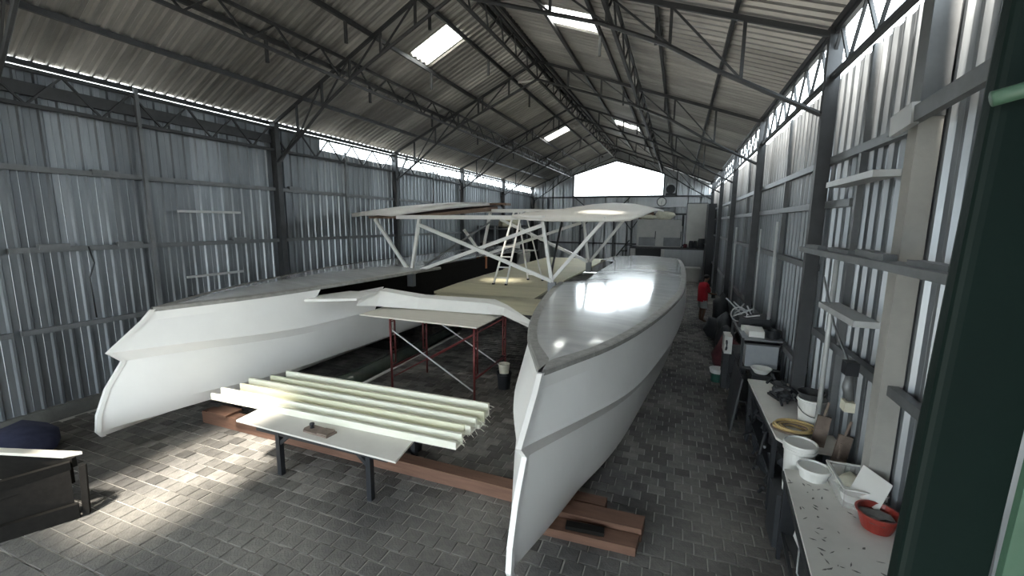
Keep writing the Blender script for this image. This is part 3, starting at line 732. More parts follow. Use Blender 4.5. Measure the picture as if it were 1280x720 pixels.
# bucket with rag under the work table
def bucket(name, label, c, r, h, mt_, lid=None, rim=True, group=None, handle=False):
    t = thing(name, label, 'bucket', c, group)
    bm = NB(); lathe(bm, [(r * 0.82, 0), (r * 0.86, h * 0.3), (r * 0.96, h * 0.86), (r * 1.05, h * 0.88), (r * 1.05, h * 0.93), (r, h * 0.93), (r, h), (r * 0.93, h), (r * 0.88, h * 0.5), (r * 0.78, 0.02)], c, 28)
    obj('pail_body', bm, mt_, t, smooth=False)
    if lid:
        bm = NB(); lathe(bm, [(r * 1.06, h - 0.012), (r * 1.08, h + 0.0), (r * 1.06, h + 0.022), (r * 0.97, h + 0.024), (r * 0.93, h + 0.008), (0.0, h + 0.010)], c, 28); obj('lid', bm, lid, t)
    if handle:
        bm = NB(); pts = [(c[0] + r * 1.05 * math.cos(a), c[1] + r * 1.05 * math.sin(a) - 0.0, c[2] + h * 0.78 - 0.42 * h * math.sin((a - PI) )**1) for a in [PI + PI * q / 14 for q in range(15)]]
        pts = [(x, y - 0.01, c[2] + h * 0.80 - 0.38 * h * math.sin(PI * q / 14)) for q, (x, y, z) in enumerate(pts)]
        tube(bm, pts, 0.005, 6); obj('handle', bm, M_BLACK, t)
    return t
t = bucket('bucket', 'black bucket with a pale rag on top standing beneath the work table', (-3.62, 5.30, 0.0), 0.13, 0.24, M_BLACK)
bm = NB(); blob(bm, (-3.62, 5.30, 0.27), 0.11, 0.10, 0.06, 3, 0.2); tag(obj('rag', bm, M_RAG, smooth=True), 'crumpled pale rag in the black bucket beneath the work table', 'rag')

# ------------------------------------------------------------------ scaffold under the front beam
t = thing('scaffold', 'rusty red tubular scaffold frame with cross braces between the hulls', 'scaffold', (-4.4, 7.9, 0))
for (x, y0, y1) in ((-5.30, 7.03, 8.35), (-3.44, 7.04, 8.60)):
    e = emp('end_frame'); e.parent = t; e.matrix_parent_inverse = Matrix.Translation(t.location).inverted()
    for y, dy in ((y0, 0.14), (y1, -0.14)):
        bm = NB(); tube(bm, [(x, y, 0), (x, y, 1.57)], 0.024); obj('leg', bm, M_RED, e, smooth=True)
        bm = NB(); tube(bm, [(x, y + dy, 0.62), (x, y + dy, 1.50)], 0.018); obj('leg', bm, M_RED, e, smooth=True)
        for z in (0.62, 0.95, 1.25, 1.5):
            bm = NB(); tube(bm, [(x, y, z), (x, y + dy, z)], 0.014, 6); obj('rung', bm, M_RED, e)
    for z in (1.55, 0.55):
        bm = NB(); tube(bm, [(x, y0, z), (x, y1, z)], 0.022); obj('cross_bar', bm, M_RED, e, smooth=True)
for (a, b) in (((-5.28, 7.06, 1.32), (-3.46, 7.08, 0.28)), ((-5.28, 7.10, 0.35), (-3.46, 7.10, 1.42)), ((-5.28, 8.33, 1.42), (-3.46, 8.55, 0.30)), ((-5.28, 8.3, 0.30), (-3.46, 8.5, 1.42))):
    bm = NB(); tube(bm, [a, b], 0.015, 6); obj('cross_brace', bm, M_PALE if a[2] > 1.31 else M_RED, t)
bm = NB(); hexa(bm, [(-6.03, 7.0, 1.575), (-3.33, 6.92, 1.575), (-3.30, 8.5, 1.575), (-6.10, 8.4, 1.575)], [(-6.03, 7.0, 1.60), (-3.33, 6.92, 1.60), (-3.30, 8.5, 1.60), (-6.10, 8.4, 1.60)])
tag(obj('plywood_board', bm, M_PLY), 'pale plywood board laid flat on top of the red scaffold', 'board')
t = bucket('bucket', 'black bucket with a pale container standing by the right leg of the scaffold', (-3.28, 8.15, 0.0), 0.16, 0.36, M_BLACK)
bm = NB(); lathe(bm, [(0.10, 0), (0.12, 0.2), (0.125, 0.21), (0.115, 0.21), (0.09, 0.02)], (-3.28, 8.15, 0.33), 18); tag(obj('tub', bm, M_RAG), 'pale plastic tub standing in the black bucket by the scaffold', 'tub')
# film sheet between hull and scaffold
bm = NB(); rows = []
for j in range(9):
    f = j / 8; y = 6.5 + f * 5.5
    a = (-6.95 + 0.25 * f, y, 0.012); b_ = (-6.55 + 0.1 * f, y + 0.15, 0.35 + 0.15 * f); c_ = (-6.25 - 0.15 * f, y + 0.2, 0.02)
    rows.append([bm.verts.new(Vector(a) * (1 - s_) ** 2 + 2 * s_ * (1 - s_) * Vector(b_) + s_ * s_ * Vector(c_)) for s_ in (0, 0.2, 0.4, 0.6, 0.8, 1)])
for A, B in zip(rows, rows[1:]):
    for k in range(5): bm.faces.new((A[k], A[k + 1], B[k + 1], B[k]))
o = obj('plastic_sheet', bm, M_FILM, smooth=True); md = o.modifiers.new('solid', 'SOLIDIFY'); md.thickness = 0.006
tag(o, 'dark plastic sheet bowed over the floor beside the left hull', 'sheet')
bm = NB(); hexa(bm, [(-6.20, 6.45, 0.0), (-6.12, 6.45, 0.0), (-6.25, 11.8, 0.0), (-6.3, 11.8, 0.0)], [(-6.20, 6.45, 0.03), (-6.12, 6.45, 0.03), (-6.25, 11.8, 0.03), (-6.3, 11.8, 0.03)])
tag(obj('lath', bm, M_WHITE), 'thin white lath on the floor along the dark plastic sheet', 'lath')

# step ladder on the bridge deck
t = thing('step_ladder', 'white aluminium step ladder standing on the cream bridge deck', 'ladder', (-4.5, 12.0, 1.7))
top = Vector((-4.55, 12.5, 3.82))
for sx in (-1, 1):
    bm = NB(); bar(bm, (-4.45 + sx * 0.20 - 0.35, 11.55, 1.70), (-4.6 + sx * 0.12, 12.45, 3.8), 0.05, 0.035); obj('front_rail', bm, M_STRUT, t)
    bm = NB(); bar(bm, (-4.25 + sx * 0.24 + 0.1, 12.9, 1.70), (-4.5 + sx * 0.12, 12.55, 3.8), 0.045, 0.03); obj('rear_rail', bm, M_STRUT, t)
    bm = NB(); box(bm, -4.83 + sx * 0.2, -4.77 + sx * 0.2, 11.5, 11.6, 1.685, 1.73); obj('foot', bm, M_BLACK, t)
    bm = NB(); box(bm, -4.18 + sx * 0.24, -4.12 + sx * 0.24, 12.86, 12.94, 1.685, 1.73); obj('foot', bm, M_BLACK, t)
for k in range(6):
    f = (k + 0.6) / 7
    c = Vector((-4.8, 11.55, 1.70)).lerp(Vector((-4.6, 12.45, 3.8)), f); hw = 0.20 - 0.08 * f
    bm = NB(); box(bm, c.x - hw, c.x + hw, c.y - 0.04, c.y + 0.04, c.z - 0.015, c.z + 0.015); obj('tread', bm, M_STRUT, t)
for f in (0.08, 0.45):
    c = Vector((-4.15, 12.9, 1.70)).lerp(Vector((-4.5, 12.55, 3.8)), f); hw = 0.24 - 0.12 * f
    bm = NB(); bar(bm, (c.x - hw, c.y, c.z), (c.x + hw, c.y, c.z), 0.03, 0.03); obj('rear_brace', bm, M_STRUT, t)
bm = NB(); box(bm, -4.72, -4.38, 12.4, 12.6, 3.79, 3.83); obj('ladder_cap', bm, M_STRUT, t)

# ------------------------------------------------------------------ left front bench with plank and cloth
t = thing('wooden_trestle', 'dark wooden trestle frame at the left edge under a pale plank', 'trestle', (-7.3, 2.4, 0))
for (a, b, w_, h_) in (((-6.55, 2.66, 0.56), (-6.42, 2.58, 0.0), 0.06, 0.10), ((-7.75, 2.28, 0.56), (-7.75, 2.2, 0.0), 0.06, 0.1), ((-6.62, 2.62, 0.60), (-7.9, 2.32, 0.60), 0.05, 0.12),
                     ((-6.62, 2.55, 0.36), (-6.95, 1.62, 0.36), 0.05, 0.16)):
    bm = NB(); bar(bm, a, b, w_, h_); obj('leg' if a[2] < 0.6 and b[2] == 0 else 'rail', bm, M_WOODD, t)
bm = NB(); bar(bm, (-6.42, 2.52, 0.09), (-6.92, 1.55, 0.09), 0.06, 0.18); obj('sill', bm, M_WOODD, t)
bm = NB(); bar(bm, (-6.95, 1.6, 0.6), (-6.95, 1.55, 0.0), 0.08, 0.08); obj('leg', bm, M_WOODD, t)
bm = NB(); bar(bm, (-6.62, 2.58, 0.58), (-7.0, 1.6, 0.58), 0.06, 0.1); obj('rail', bm, M_WOODD, t)
bm = NB(); hexa(bm, [(-6.50, 2.52, 0.16), (-6.95, 1.60, 0.16), (-6.98, 1.60, 0.16), (-6.53, 2.52, 0.16)], [(-6.60, 2.56, 0.55), (-7.0, 1.60, 0.55), (-7.03, 1.60, 0.55), (-6.63, 2.56, 0.55)]); obj('end_board', bm, M_WOODD, t)
bm = NB(); hexa(bm, [(-6.72, 2.60, 0.30), (-8.4, 2.12, 0.30), (-8.4, 2.16, 0.30), (-6.72, 2.64, 0.30)], [(-6.72, 2.60, 0.655), (-8.4, 2.12, 0.655), (-8.4, 2.16, 0.655), (-6.72, 2.64, 0.655)]); obj('side_board', bm, M_WOODD, t)
bm = NB(); hexa(bm, [(-6.62, 2.70, 0.66), (-6.72, 2.56, 0.66), (-8.5, 2.02, 0.66), (-8.5, 2.12, 0.66)], [(-6.62, 2.70, 0.695), (-6.72, 2.56, 0.695), (-8.5, 2.02, 0.695), (-8.5, 2.12, 0.695)])
tag(obj('plank', bm, M_PLY), 'pale plank lying on the dark trestle at the left edge', 'plank')
bm = NB(); blob(bm, (-9.0, 3.0, 0.16), 0.6, 0.45, 0.26, 5, 0.12); tag(obj('cloth_heap', bm, M_BLUE, smooth=True), 'navy cloth heap on the floor behind the dark trestle', 'cloth')

# ------------------------------------------------------------------ green steel column in front, at the right
t = thing('green_column', 'dark green steel column in the right foreground with a pipe rail', 'column', (0.66, 1.4, 0))
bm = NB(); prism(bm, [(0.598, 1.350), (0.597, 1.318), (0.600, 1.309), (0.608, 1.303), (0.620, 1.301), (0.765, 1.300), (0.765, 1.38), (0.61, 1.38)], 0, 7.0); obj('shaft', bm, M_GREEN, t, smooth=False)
bm = NB(); hexa(bm, [(0.77, 1.27, 0), (1.05, 1.20, 0), (1.05, 1.22, 0), (0.77, 1.29, 0)], [(0.77, 1.27, 3.6), (1.05, 1.20, 3.6), (1.05, 1.22, 3.6), (0.77, 1.29, 3.6)]); obj('side_plate', bm, M_GREENL, t)
bm = NB(); prism(bm, [(0.80, 1.25), (0.80, 1.18), (0.82, 1.16), (1.0, 1.14), (1.0, 1.2)], 0.5, 2.93); obj('bracket_box', bm, M_GREENL, t)
bm = NB(); tube(bm, [(0.56, 1.24, 3.76), (0.66, 1.22, 3.79), (1.3, 1.12, 3.93)], 0.016, 12); obj('pipe_rail', bm, M_GREENL, t, smooth=True)
t.rotation_euler = (0, 0.030, 0); t.location.x -= 0.083

# ------------------------------------------------------------------ right-hand benches
t = thing('workbench', 'near dirty white-topped workbench on a black steel frame by the right wall', 'workbench', (1.5, 4.0, 0))
ZB = 1.0
bm = NB(); hexa(bm, [(1.17, 4.88, ZB - 0.03), (1.02, 3.0, ZB - 0.03), (1.86, 3.0, ZB - 0.03), (1.86, 4.95, ZB - 0.03)], [(1.17, 4.88, ZB), (1.02, 3.0, ZB), (1.86, 3.0, ZB), (1.86, 4.95, ZB)]); bt = obj('bench_top', bm, M_BENCH, t)
bm = NB(); bar(bm, (1.17, 4.88, ZB - 0.05), (1.02, 3.0, ZB - 0.05), 0.035, 0.05); obj('frame_rail', bm, M_BLACK, t)
bm = NB(); bar(bm, (1.20, 4.80, 0.32), (1.06, 3.0, 0.32), 0.03, 0.03); obj('frame_rail', bm, M_BLACK, t)
for x, y in ((1.19, 4.84), (1.06, 3.1), (1.82, 4.88), (1.82, 3.1)):
    bm = NB(); bar(bm, (x, y, 0), (x, y, ZB - 0.03), 0.035, 0.035); obj('leg', bm, M_BLACK, t)
bm = NB(); box(bm, 1.22, 1.82, 3.1, 4.8, 0.30, 0.32); obj('lower_shelf', bm, M_DKG, t)
rr = random.Random(4); bm = NB()
for k in range(46):
    x, y = rr.uniform(1.15, 1.6), rr.uniform(3.4, 4.75); a = rr.uniform(0, PI); l_ = rr.uniform(0.006, 0.03); s_ = rr.uniform(0.003, 0.010)
    dx, dy = math.cos(a), math.sin(a)
    prism(bm, [(x - dx * l_ - dy * s_ * 0.4, y - dy * l_), (x + dy * s_, y - dx * s_), (x + dx * l_, y + dy * l_ + s_ * 0.5), (x - dy * s_, y + dx * s_)], ZB + 0.0005, ZB + 0.003)
o = obj('debris_scraps', bm, M_BENCHM, bt); o['kind'] = 'stuff'
t2 = thing('workbench', 'far pale-topped workbench on a dark frame by the right wall', 'workbench', (1.55, 6.8, 0))
bm = NB(); hexa(bm, [(1.20, 7.7, ZB - 0.03), (1.23, 5.65, ZB - 0.03), (1.36, 5.45, ZB - 0.03), (1.88, 5.45, ZB - 0.03)][0:4], [(1.20, 7.7, ZB), (1.23, 5.65, ZB), (1.36, 5.45, ZB), (1.88, 5.45, ZB)])
bm.free(); bm = NB(); prism(bm, [(1.23, 5.62), (1.36, 5.42), (1.88, 5.42), (1.88, 7.7), (1.20, 7.7)], ZB - 0.03, ZB); obj('bench_top', bm, M_BENCH, t2)
for x, y in ((1.24, 5.72), (1.24, 7.6), (1.84, 5.6), (1.84, 7.6)):
    bm = NB(); bar(bm, (x, y, 0), (x, y, ZB - 0.03), 0.05, 0.05); obj('leg', bm, M_BLACK, t2)
bm = NB(); box(bm, 1.24, 1.84, 5.6, 7.65, 0.40, 0.43); obj('lower_shelf', bm, M_BLACK, t2)
bm = NB(); bar(bm, (1.22, 5.65, ZB - 0.06), (1.22, 7.65, ZB - 0.06), 0.03, 0.05); obj('frame_rail', bm, M_BLACK, t2)
# buckets on near bench and behind it
bucket('bucket', 'white lidded plastic bucket on the far end of the near workbench', (1.40, 4.80, ZB - 0.0), 0.135, 0.10, M_PAIL, lid=M_PAIL)
bucket('bucket', 'tall white lidded bucket standing between the two workbenches', (1.36, 5.16, 0.62), 0.15, 0.55, M_PAIL, lid=M_PAIL)
bm = NB(); box(bm, 1.16, 1.56, 5.0, 5.36, 0, 0.62); tag(obj('wooden_crate', bm, M_DARK), 'dark crate carrying the tall white bucket between the workbenches', 'crate')
bucket('bucket', 'white pail with wire handle on the far workbench, black bowl on top', (1.71, 6.22, ZB), 0.16, 0.33, M_PAIL, handle=True)
bm = NB(); lathe(bm, [(0.11, 0), (0.15, 0.07), (0.158, 0.085), (0.145, 0.085), (0.10, 0.02)], (1.69, 6.20, ZB + 0.33), 24); tag(obj('bowl', bm, M_DKG), 'black bowl sitting on top of the white pail', 'bowl')
# hose coil
t = thing('hose_coil', 'coil of yellow-brown hose lying on the far workbench', 'hose', (1.42, 5.92, ZB))
for k in range(11):
    r_ = 0.205 - 0.022 * (k % 5) + 0.008 * (k // 5); z = ZB + 0.014 + 0.021 * (k // 5) + 0.004 * (k % 3)
    bm = NB(); tube(bm, [(1.43 + 0.006 * k + r_ * math.cos(a), 5.90 + 0.8 * r_ * math.sin(a), z + 0.004 * math.sin(2 * a + k)) for a in [2 * PI * q / 28 for q in range(28)]], 0.0115, 6, closed=True)
    obj('hose_loop', bm, M_HOSE if k % 3 else M_BWOOD, t, smooth=True)
bm = NB(); blob(bm, (1.55, 6.95, ZB + 0.12), 0.13, 0.24, 0.09, 11, 0.25, 3)
rr = random.Random(9)
for k in range(40): 
    c = Vector((rr.uniform(1.42, 1.68), rr.uniform(6.65, 7.3), ZB + rr.uniform(0.04, 0.22))); d = Vector((rr.uniform(-1, 1), rr.uniform(-1, 1), rr.uniform(-0.5, 0.8))).normalized() * 0.06
    bar(bm, c - d, c + d, 0.025, 0.03)
o = obj('hardware_heap', bm, M_DARK); o['kind'] = 'stuff'; tag(o, 'heap of small dark metal fittings beside the white pail', 'hardware')
bm = NB(); bar(bm, (1.40, 7.1, ZB + 0.015), (1.50, 6.85, ZB + 0.015), 0.05, 0.03); tag(obj('file_tool', bm, M_BLACK), 'small black bar tool lying on the far workbench by the heap', 'tool')
# dark wooden tools between the benches
for k, (x, y, z0, z1, dx, lab) in enumerate(((1.62, 5.55, 1.0, 1.36, 0.05, 'tall brown wooden tool leaning beside the white pail'), (1.76, 5.35, 0.85, 1.25, 0.06, 'brown wooden tool with broad blade leaning against the right wall'), (1.70, 5.2, 0.75, 1.05, 0.03, 'short dark wooden tool leaning low between the workbenches'))):
    t = thing('wooden_tool', lab, 'tool', (x, y, z0))
    bm = NB(); bar(bm, (x, y, z0), (x + dx, y + 0.02, z1), 0.13, 0.03); obj('blade', bm, M_BWOOD, t)
    bm = NB(); tube(bm, [(x + dx * 0.8, y + 0.02, z1 - 0.02), (x + dx * 1.6, y + 0.04, z1 + 0.16)], 0.014, 6); obj('handle', bm, M_BWOOD, t)
bm = NB(); box(bm, 1.40, 1.86, 5.0, 5.42, 0.0, 0.74); tag(obj('crate', bm, M_DARK), 'dark crate against the right wall between the workbenches', 'crate')
# clear plastic boxes with rags, leaning card, red basin
t = thing('storage_box', 'clear plastic storage box holding rags on the near workbench', 'storage box', (1.68, 4.62, ZB))
cx0, cx1, cy0, cy1 = 1.52, 1.83, 4.36, 4.86
for (a, b) in (((cx0, cy0), (cx1, cy0)), ((cx1, cy0), (cx1, cy1)), ((cx1, cy1), (cx0, cy1)), ((cx0, cy1), (cx0, cy0))):
    bm = NB(); bar(bm, (a[0], a[1], ZB + 0.09), (b[0], b[1], ZB + 0.09), 0.006, 0.17); obj('side_panel', bm, M_CLEAR, t)
bm = NB(); box(bm, cx0, cx1, cy0, cy1, ZB, ZB + 0.006); obj('bottom_panel', bm, M_CLEAR, t)
for (a, b) in (((cx0, cy0), (cx1, cy0)), ((cx1, cy0), (cx1, cy1)), ((cx1, cy1), (cx0, cy1)), ((cx0, cy1), (cx0, cy0))):
    bm = NB(); bar(bm, (a[0], a[1], ZB + 0.178), (b[0], b[1], ZB + 0.178), 0.022, 0.010); obj('rim', bm, M_CARD, t)
bm = NB(); blob(bm, (1.66, 4.70, ZB + 0.08), 0.10, 0.10, 0.06, 21, 0.25); tag(obj('rag', bm, M_RAG, smooth=True), 'cream rag inside the clear storage box', 'rag')
bm = NB(); lathe(bm, [(0.07, 0), (0.085, 0.07), (0.09, 0.075), (0.08, 0.075), (0.06, 0.01)], (1.62, 4.50, ZB + 0.01), 20); tag(obj('tub', bm, M_PAIL), 'small round white tub inside the clear storage box', 'tub')
bm = NB(); hexa(bm, [(1.58, 4.44, 1.14), (1.72, 4.22, 1.10), (1.726, 4.226, 1.108), (1.586, 4.446, 1.148)], [(1.70, 4.56, 1.33), (1.84, 4.34, 1.29), (1.846, 4.346, 1.298), (1.706, 4.566, 1.338)]); tag(obj('lid_card', bm, M_CARD), 'pale rectangular sheet propped on the clear storage box', 'sheet')
t = thing('red_basin', 'dark red plastic basin of scraps on the near workbench by the column', 'basin', (1.69, 4.14, ZB))
bm = NB(); lathe(bm, [(0.10, 0), (0.115, 0.04), (0.145, 0.14), (0.158, 0.145), (0.158, 0.152), (0.14, 0.152), (0.105, 0.03), (0.0, 0.02)], (1.69, 4.14, ZB), 28); obj('basin_body', bm, M_REDB, t)
bm = NB(); blob(bm, (1.69, 4.14, ZB + 0.10), 0.115, 0.115, 0.035, 31, 0.35); o = obj('scraps', bm, M_BENCHM, t)
# things under the near bench
for k, (x, y, z, rx, ry, rz, mt_, lab) in enumerate((
        (1.40, 4.55, 0.62, 0.17, 0.2, 0.26, M_PAIL, 'white sack on the shelf under the near workbench'),
        (1.36, 4.10, 0.45, 0.13, 0.16, 0.13, M_GREENL, 'green plastic bundle under the near workbench'),
        (1.30, 3.78, 0.44, 0.12, 0.18, 0.12, M_REDC, 'reddish cloth bundle under the near workbench'),
        (1.38, 3.45, 0.48, 0.16, 0.18, 0.16, M_DARK, 'black bag under the near workbench'))):
    bm = NB(); blob(bm, (x, y, z), rx, ry, rz, 40 + k, 0.16); tag(obj('bundle', bm, mt_, smooth=True), lab, 'bundle')
bm = NB(); tube(bm, [(1.22, 4.3, 0.55), (1.18, 4.15, 0.40), (1.24, 3.95, 0.36), (1.17, 3.75, 0.45), (1.2, 3.5, 0.35)], 0.008, 6); tag(obj('cable', bm, M_PALE, smooth=True), 'pale cable hanging under the near workbench', 'cable')
# dark machinery under the far bench
for k, (x, y, z, rx, ry, rz) in enumerate(((1.45, 5.85, 0.62, 0.22, 0.2, 0.2), (1.42, 6.35, 0.66, 0.2, 0.25, 0.22), (1.44, 6.9, 0.62, 0.2, 0.24, 0.2), (1.40, 7.35, 0.6, 0.18, 0.2, 0.18), (1.36, 5.95, 0.2, 0.2, 0.22, 0.2), (1.36, 6.6, 0.2, 0.2, 0.28, 0.2), (1.38, 7.2, 0.2, 0.2, 0.28, 0.2))):
    t = thing('machine_part', ('upper shelf' if z > 0.4 else 'floor') + ' dark machine part under the far workbench, number %s from its near end' % ('one', 'two', 'three', 'four', 'one', 'two', 'three')[k], 'machine part', (x, y, z))
    bm = NB(); blob(bm, (x + 0.05, y, z), rx * 0.85, ry, rz * 0.75, 60 + k, 0.22); obj('casing', bm, M_DARK, t)
    rr = random.Random(70 + k)
    for q in range(3):
        a = Vector((x + rr.uniform(-0.22, -0.05), y + rr.uniform(-0.2, 0.2), z + rr.uniform(-0.1, 0.15))); d = Vector((rr.uniform(-0.05, 0.05), rr.uniform(-0.15, 0.15), rr.uniform(-0.15, 0.15)))
        bm = NB(); tube(bm, [a - d, a + d], 0.02, 6); obj('rod', bm, M_BLACK, t)
# hanging power tool on the near pale post
t = thing('hanging_tool', 'black and grey tool hanging with its cable beside the pale wall post', 'tool', (1.56, 4.6, 2.2))
bm = NB(); tube(bm, [(1.62, 6.0, 2.9), (1.60, 5.4, 2.45), (1.56, 4.75, 2.22)], 0.012, 6); obj('cable', bm, M_GIRT, t)
bm = NB(); box(bm, 1.50, 1.60, 4.62, 4.74, 2.14, 2.26); obj('tool_head', bm, M_BLACK, t)
bm = NB(); tube(bm, [(1.55, 4.68, 2.14), (1.54, 4.66, 2.02), (1.57, 4.66, 1.90)], [0.03, 0.045, 0.03], 8); obj('tool_body', bm, M_GIRT, t, smooth=True)
bm = NB(); box(bm, 1.52, 1.60, 4.60, 4.72, 1.80, 1.89); obj('tool_tip', bm, M_RAG, t)

# shelving rack past the far bench
t = thing('steel_rack', 'black steel shelving rack by the right wall beyond the workbenches', 'rack', (1.5, 8.9, 0))
RX0, RX1, RY0, RY1 = 1.17, 1.80, 8.35, 9.9
for x in (RX0, RX1):
    for y in (RY0, RY1):
        bm = NB(); bar(bm, (x, y, 0), (x, y, 1.52), 0.04, 0.04); obj('upright', bm, M_BLACK, t)
for z in (0.35, 0.98, 1.50):
    bm = NB(); box(bm, RX0, RX1, RY0, RY1, z - 0.015, z + 0.015); obj('shelf', bm, M_DKG if z < 1.2 else M_GIRT, t)
t = thing('storage_box', 'milky plastic storage box on the middle shelf of the steel rack', 'storage box', (1.48, 8.7, 1.0))
bm = NB(); box(bm, 1.24, 1.74, 8.40, 9.05, 1.0, 1.40); obj('box_body', bm, mat('milky_plastic', (0.25, 0.27, 0.29), 0.3, c2=(0.32, 0.34, 0.36), scale=3), t)
bm = NB(); box(bm, 1.22, 1.76, 8.38, 9.07, 1.40, 1.43); obj('lid', bm, M_DKG, t)
bm = NB(); prism(bm, [(1.28, 8.50), (1.52, 8.48), (1.55, 8.95), (1.25, 9.0)], 1.517, 1.62); tag(obj('paper_package', bm, M_PAIL), 'white paper package on top of the steel rack', 'package')
bm = NB(); prism(bm, [(1.22, 8.95), (1.36, 8.95), (1.36, 9.1), (1.22, 9.1)], 1.517, 1.60); tag(obj('paper_package', bm, M_PAIL), 'small white box behind the paper package on the steel rack', 'box')
bm = NB(); lathe(bm, [(0.10, 0), (0.12, 0.13), (0.125, 0.14), (0.11, 0.14), (0.09, 0.02)], (1.66, 8.55, 1.517), 22); tag(obj('pot', bm, M_BLACK), 'black pot on top of the steel rack by the wall', 'pot')
t = thing('tool_crate', 'black crate full of pale tubes on the far end of the steel rack', 'crate', (1.45, 9.6, 1.5))
bm = NB(); box(bm, 1.2, 1.75, 9.25, 9.88, 1.517, 1.70); obj('crate_body', bm, M_BLACK, t)
rr = random.Random(12)
for k in range(9):
    a = Vector((rr.uniform(1.2, 1.45), rr.uniform(9.3, 9.9), 1.70 + rr.uniform(0.0, 0.12))); d = Vector((rr.uniform(-0.25, 0.25), rr.uniform(-0.3, 0.1), rr.uniform(-0.05, 0.22)))
    bm = NB(); tube(bm, [a - d * 0.6, a, a + d], 0.015, 6); obj('tube', bm, M_PALE, t)
bm = NB(); tube(bm, [(1.2 + 0.14 * math.cos(a), 9.35, 1.75 + 0.14 * math.sin(a)) for a in [2 * PI * q / 20 for q in range(20)]], 0.012, 6, closed=True); obj('cable_loop', bm, M_PALE, t)
bm = NB(); lathe(bm, [(0.10, 0), (0.16, 0.08), (0.165, 0.09), (0.15, 0.09), (0.09, 0.015)], (1.45, 8.1, 1.0), 22)
tag(obj('bowl', bm, M_PAIL), 'white bowl in front of the steel rack by the far bench', 'bowl')
bm = NB(); box(bm, 1.30, 1.62, 7.95, 8.26, 0, 0.995); tag(obj('cabinet', bm, M_DARK), 'low dark cabinet carrying the white bowl before the steel rack', 'cabinet')
bm = NB(); hexa(bm, [(1.00, 7.75, 0), (1.06, 8.9, 0), (1.09, 8.9, 0), (1.03, 7.75, 0)], [(1.13, 7.8, 0.95), (1.13, 8.8, 1.02), (1.155, 8.8, 1.02), (1.155, 7.8, 0.95)]); tag(obj('dark_board', bm, M_DKG), 'dark grey board leaning against the steel rack', 'board')
t = thing('white_case', 'white case with a grey handle on the rack edge facing the aisle', 'case', (1.1, 9.9, 0.9))
bm = NB(); box(bm, 1.02, 1.16, 9.6, 10.05, 0.86, 1.22); obj('case_body', bm, M_PAIL, t)
bm = NB(); tube(bm, [(1.05, 9.58, 0.95), (1.05, 9.52, 1.0), (1.05, 9.52, 1.1), (1.05, 9.58, 1.14)], 0.02, 6); obj('handle', bm, M_GIRT, t)
bm = NB(); box(bm, 1.05, 1.5, 9.95, 10.3, 0.0, 0.855); tag(obj('dark_cabinet', bm, M_DARK), 'dark cabinet behind the steel rack under the white case', 'cabinet')

# clutter along the aisle
def lumps(name, lab, cat, lst, mt_, seed):
    bm = NB()
    for k, (c, r_) in enumerate(lst): blob(bm, c, r_[0], r_[1], r_[2], seed + k, 0.2)
    return tag(obj(name, bm, mt_, smooth=True), lab, cat)
lumps('cloth_pile', 'maroon cloth heap on the floor before the far sacks', 'cloth', [((1.25, 10.9, 0.45), (0.3, 0.4, 0.45))], M_REDC, 80)
lumps('sack', 'black sack slumped behind the maroon cloth heap', 'sack', [((1.3, 12.1, 0.45), (0.26, 0.4, 0.42))], M_DARK, 90)
lumps('sack', 'dark grey sack by the right wall near the person', 'sack', [((1.4, 13.4, 0.52), (0.27, 0.4, 0.5))], M_DKG, 95)
lumps('sack', 'tall black sack leaning on the right wall beside the person', 'sack', [((1.42, 15.2, 0.66), (0.26, 0.45, 0.62))], M_DARK, 99)
lumps('sack', 'low dark sack on the floor in front of the person', 'sack', [((1.2, 14.3, 0.3), (0.3, 0.4, 0.32))], M_DARK, 103)
t = thing('paint_can', 'green can with a white lid on the floor by the maroon heap', 'can', (1.15, 10.35, 0))
bm = NB(); lathe(bm, [(0.13, 0), (0.14, 0.2)], (1.0, 10.35, 0), 18); obj('can_body', bm, mat('can_green', (0.01, 0.07, 0.05), 0.5), t)
bm = NB(); lathe(bm, [(0.15, 0.2), (0.17, 0.30), (0.0, 0.31)], (1.0, 10.35, 0), 18); obj('lid', bm, M_PAIL, t)

# ------------------------------------------------------------------ person in the aisle
p = thing('person', 'person in a red shirt and pale shorts standing in the aisle, seen from behind', 'person', (0.94, 16.7, 0))
def skin_body(name, verts, edges, radii, m_, parent, root, sub=2):
    me = bpy.data.meshes.new(name); me.from_pydata([Vector(v) for v in verts], edges, []); me.materials.append(m_)
    o = bpy.data.objects.new(name, me); COL.objects.link(o); o.parent = parent
    md = o.modifiers.new('skin', 'SKIN'); md.use_smooth_shade = True
    sv = me.skin_vertices[0].data if me.skin_vertices else None
    if sv is None:
        bpy.context.view_layer.objects.active = o
    for k, r_ in enumerate(radii):
        me.skin_vertices[0].data[k].radius = (r_, r_) if not isinstance(r_, tuple) else r_
        me.skin_vertices[0].data[k].use_root = (k == root)
    ms = o.modifiers.new('sub', 'SUBSURF'); ms.levels = sub; ms.render_levels = sub
    return o
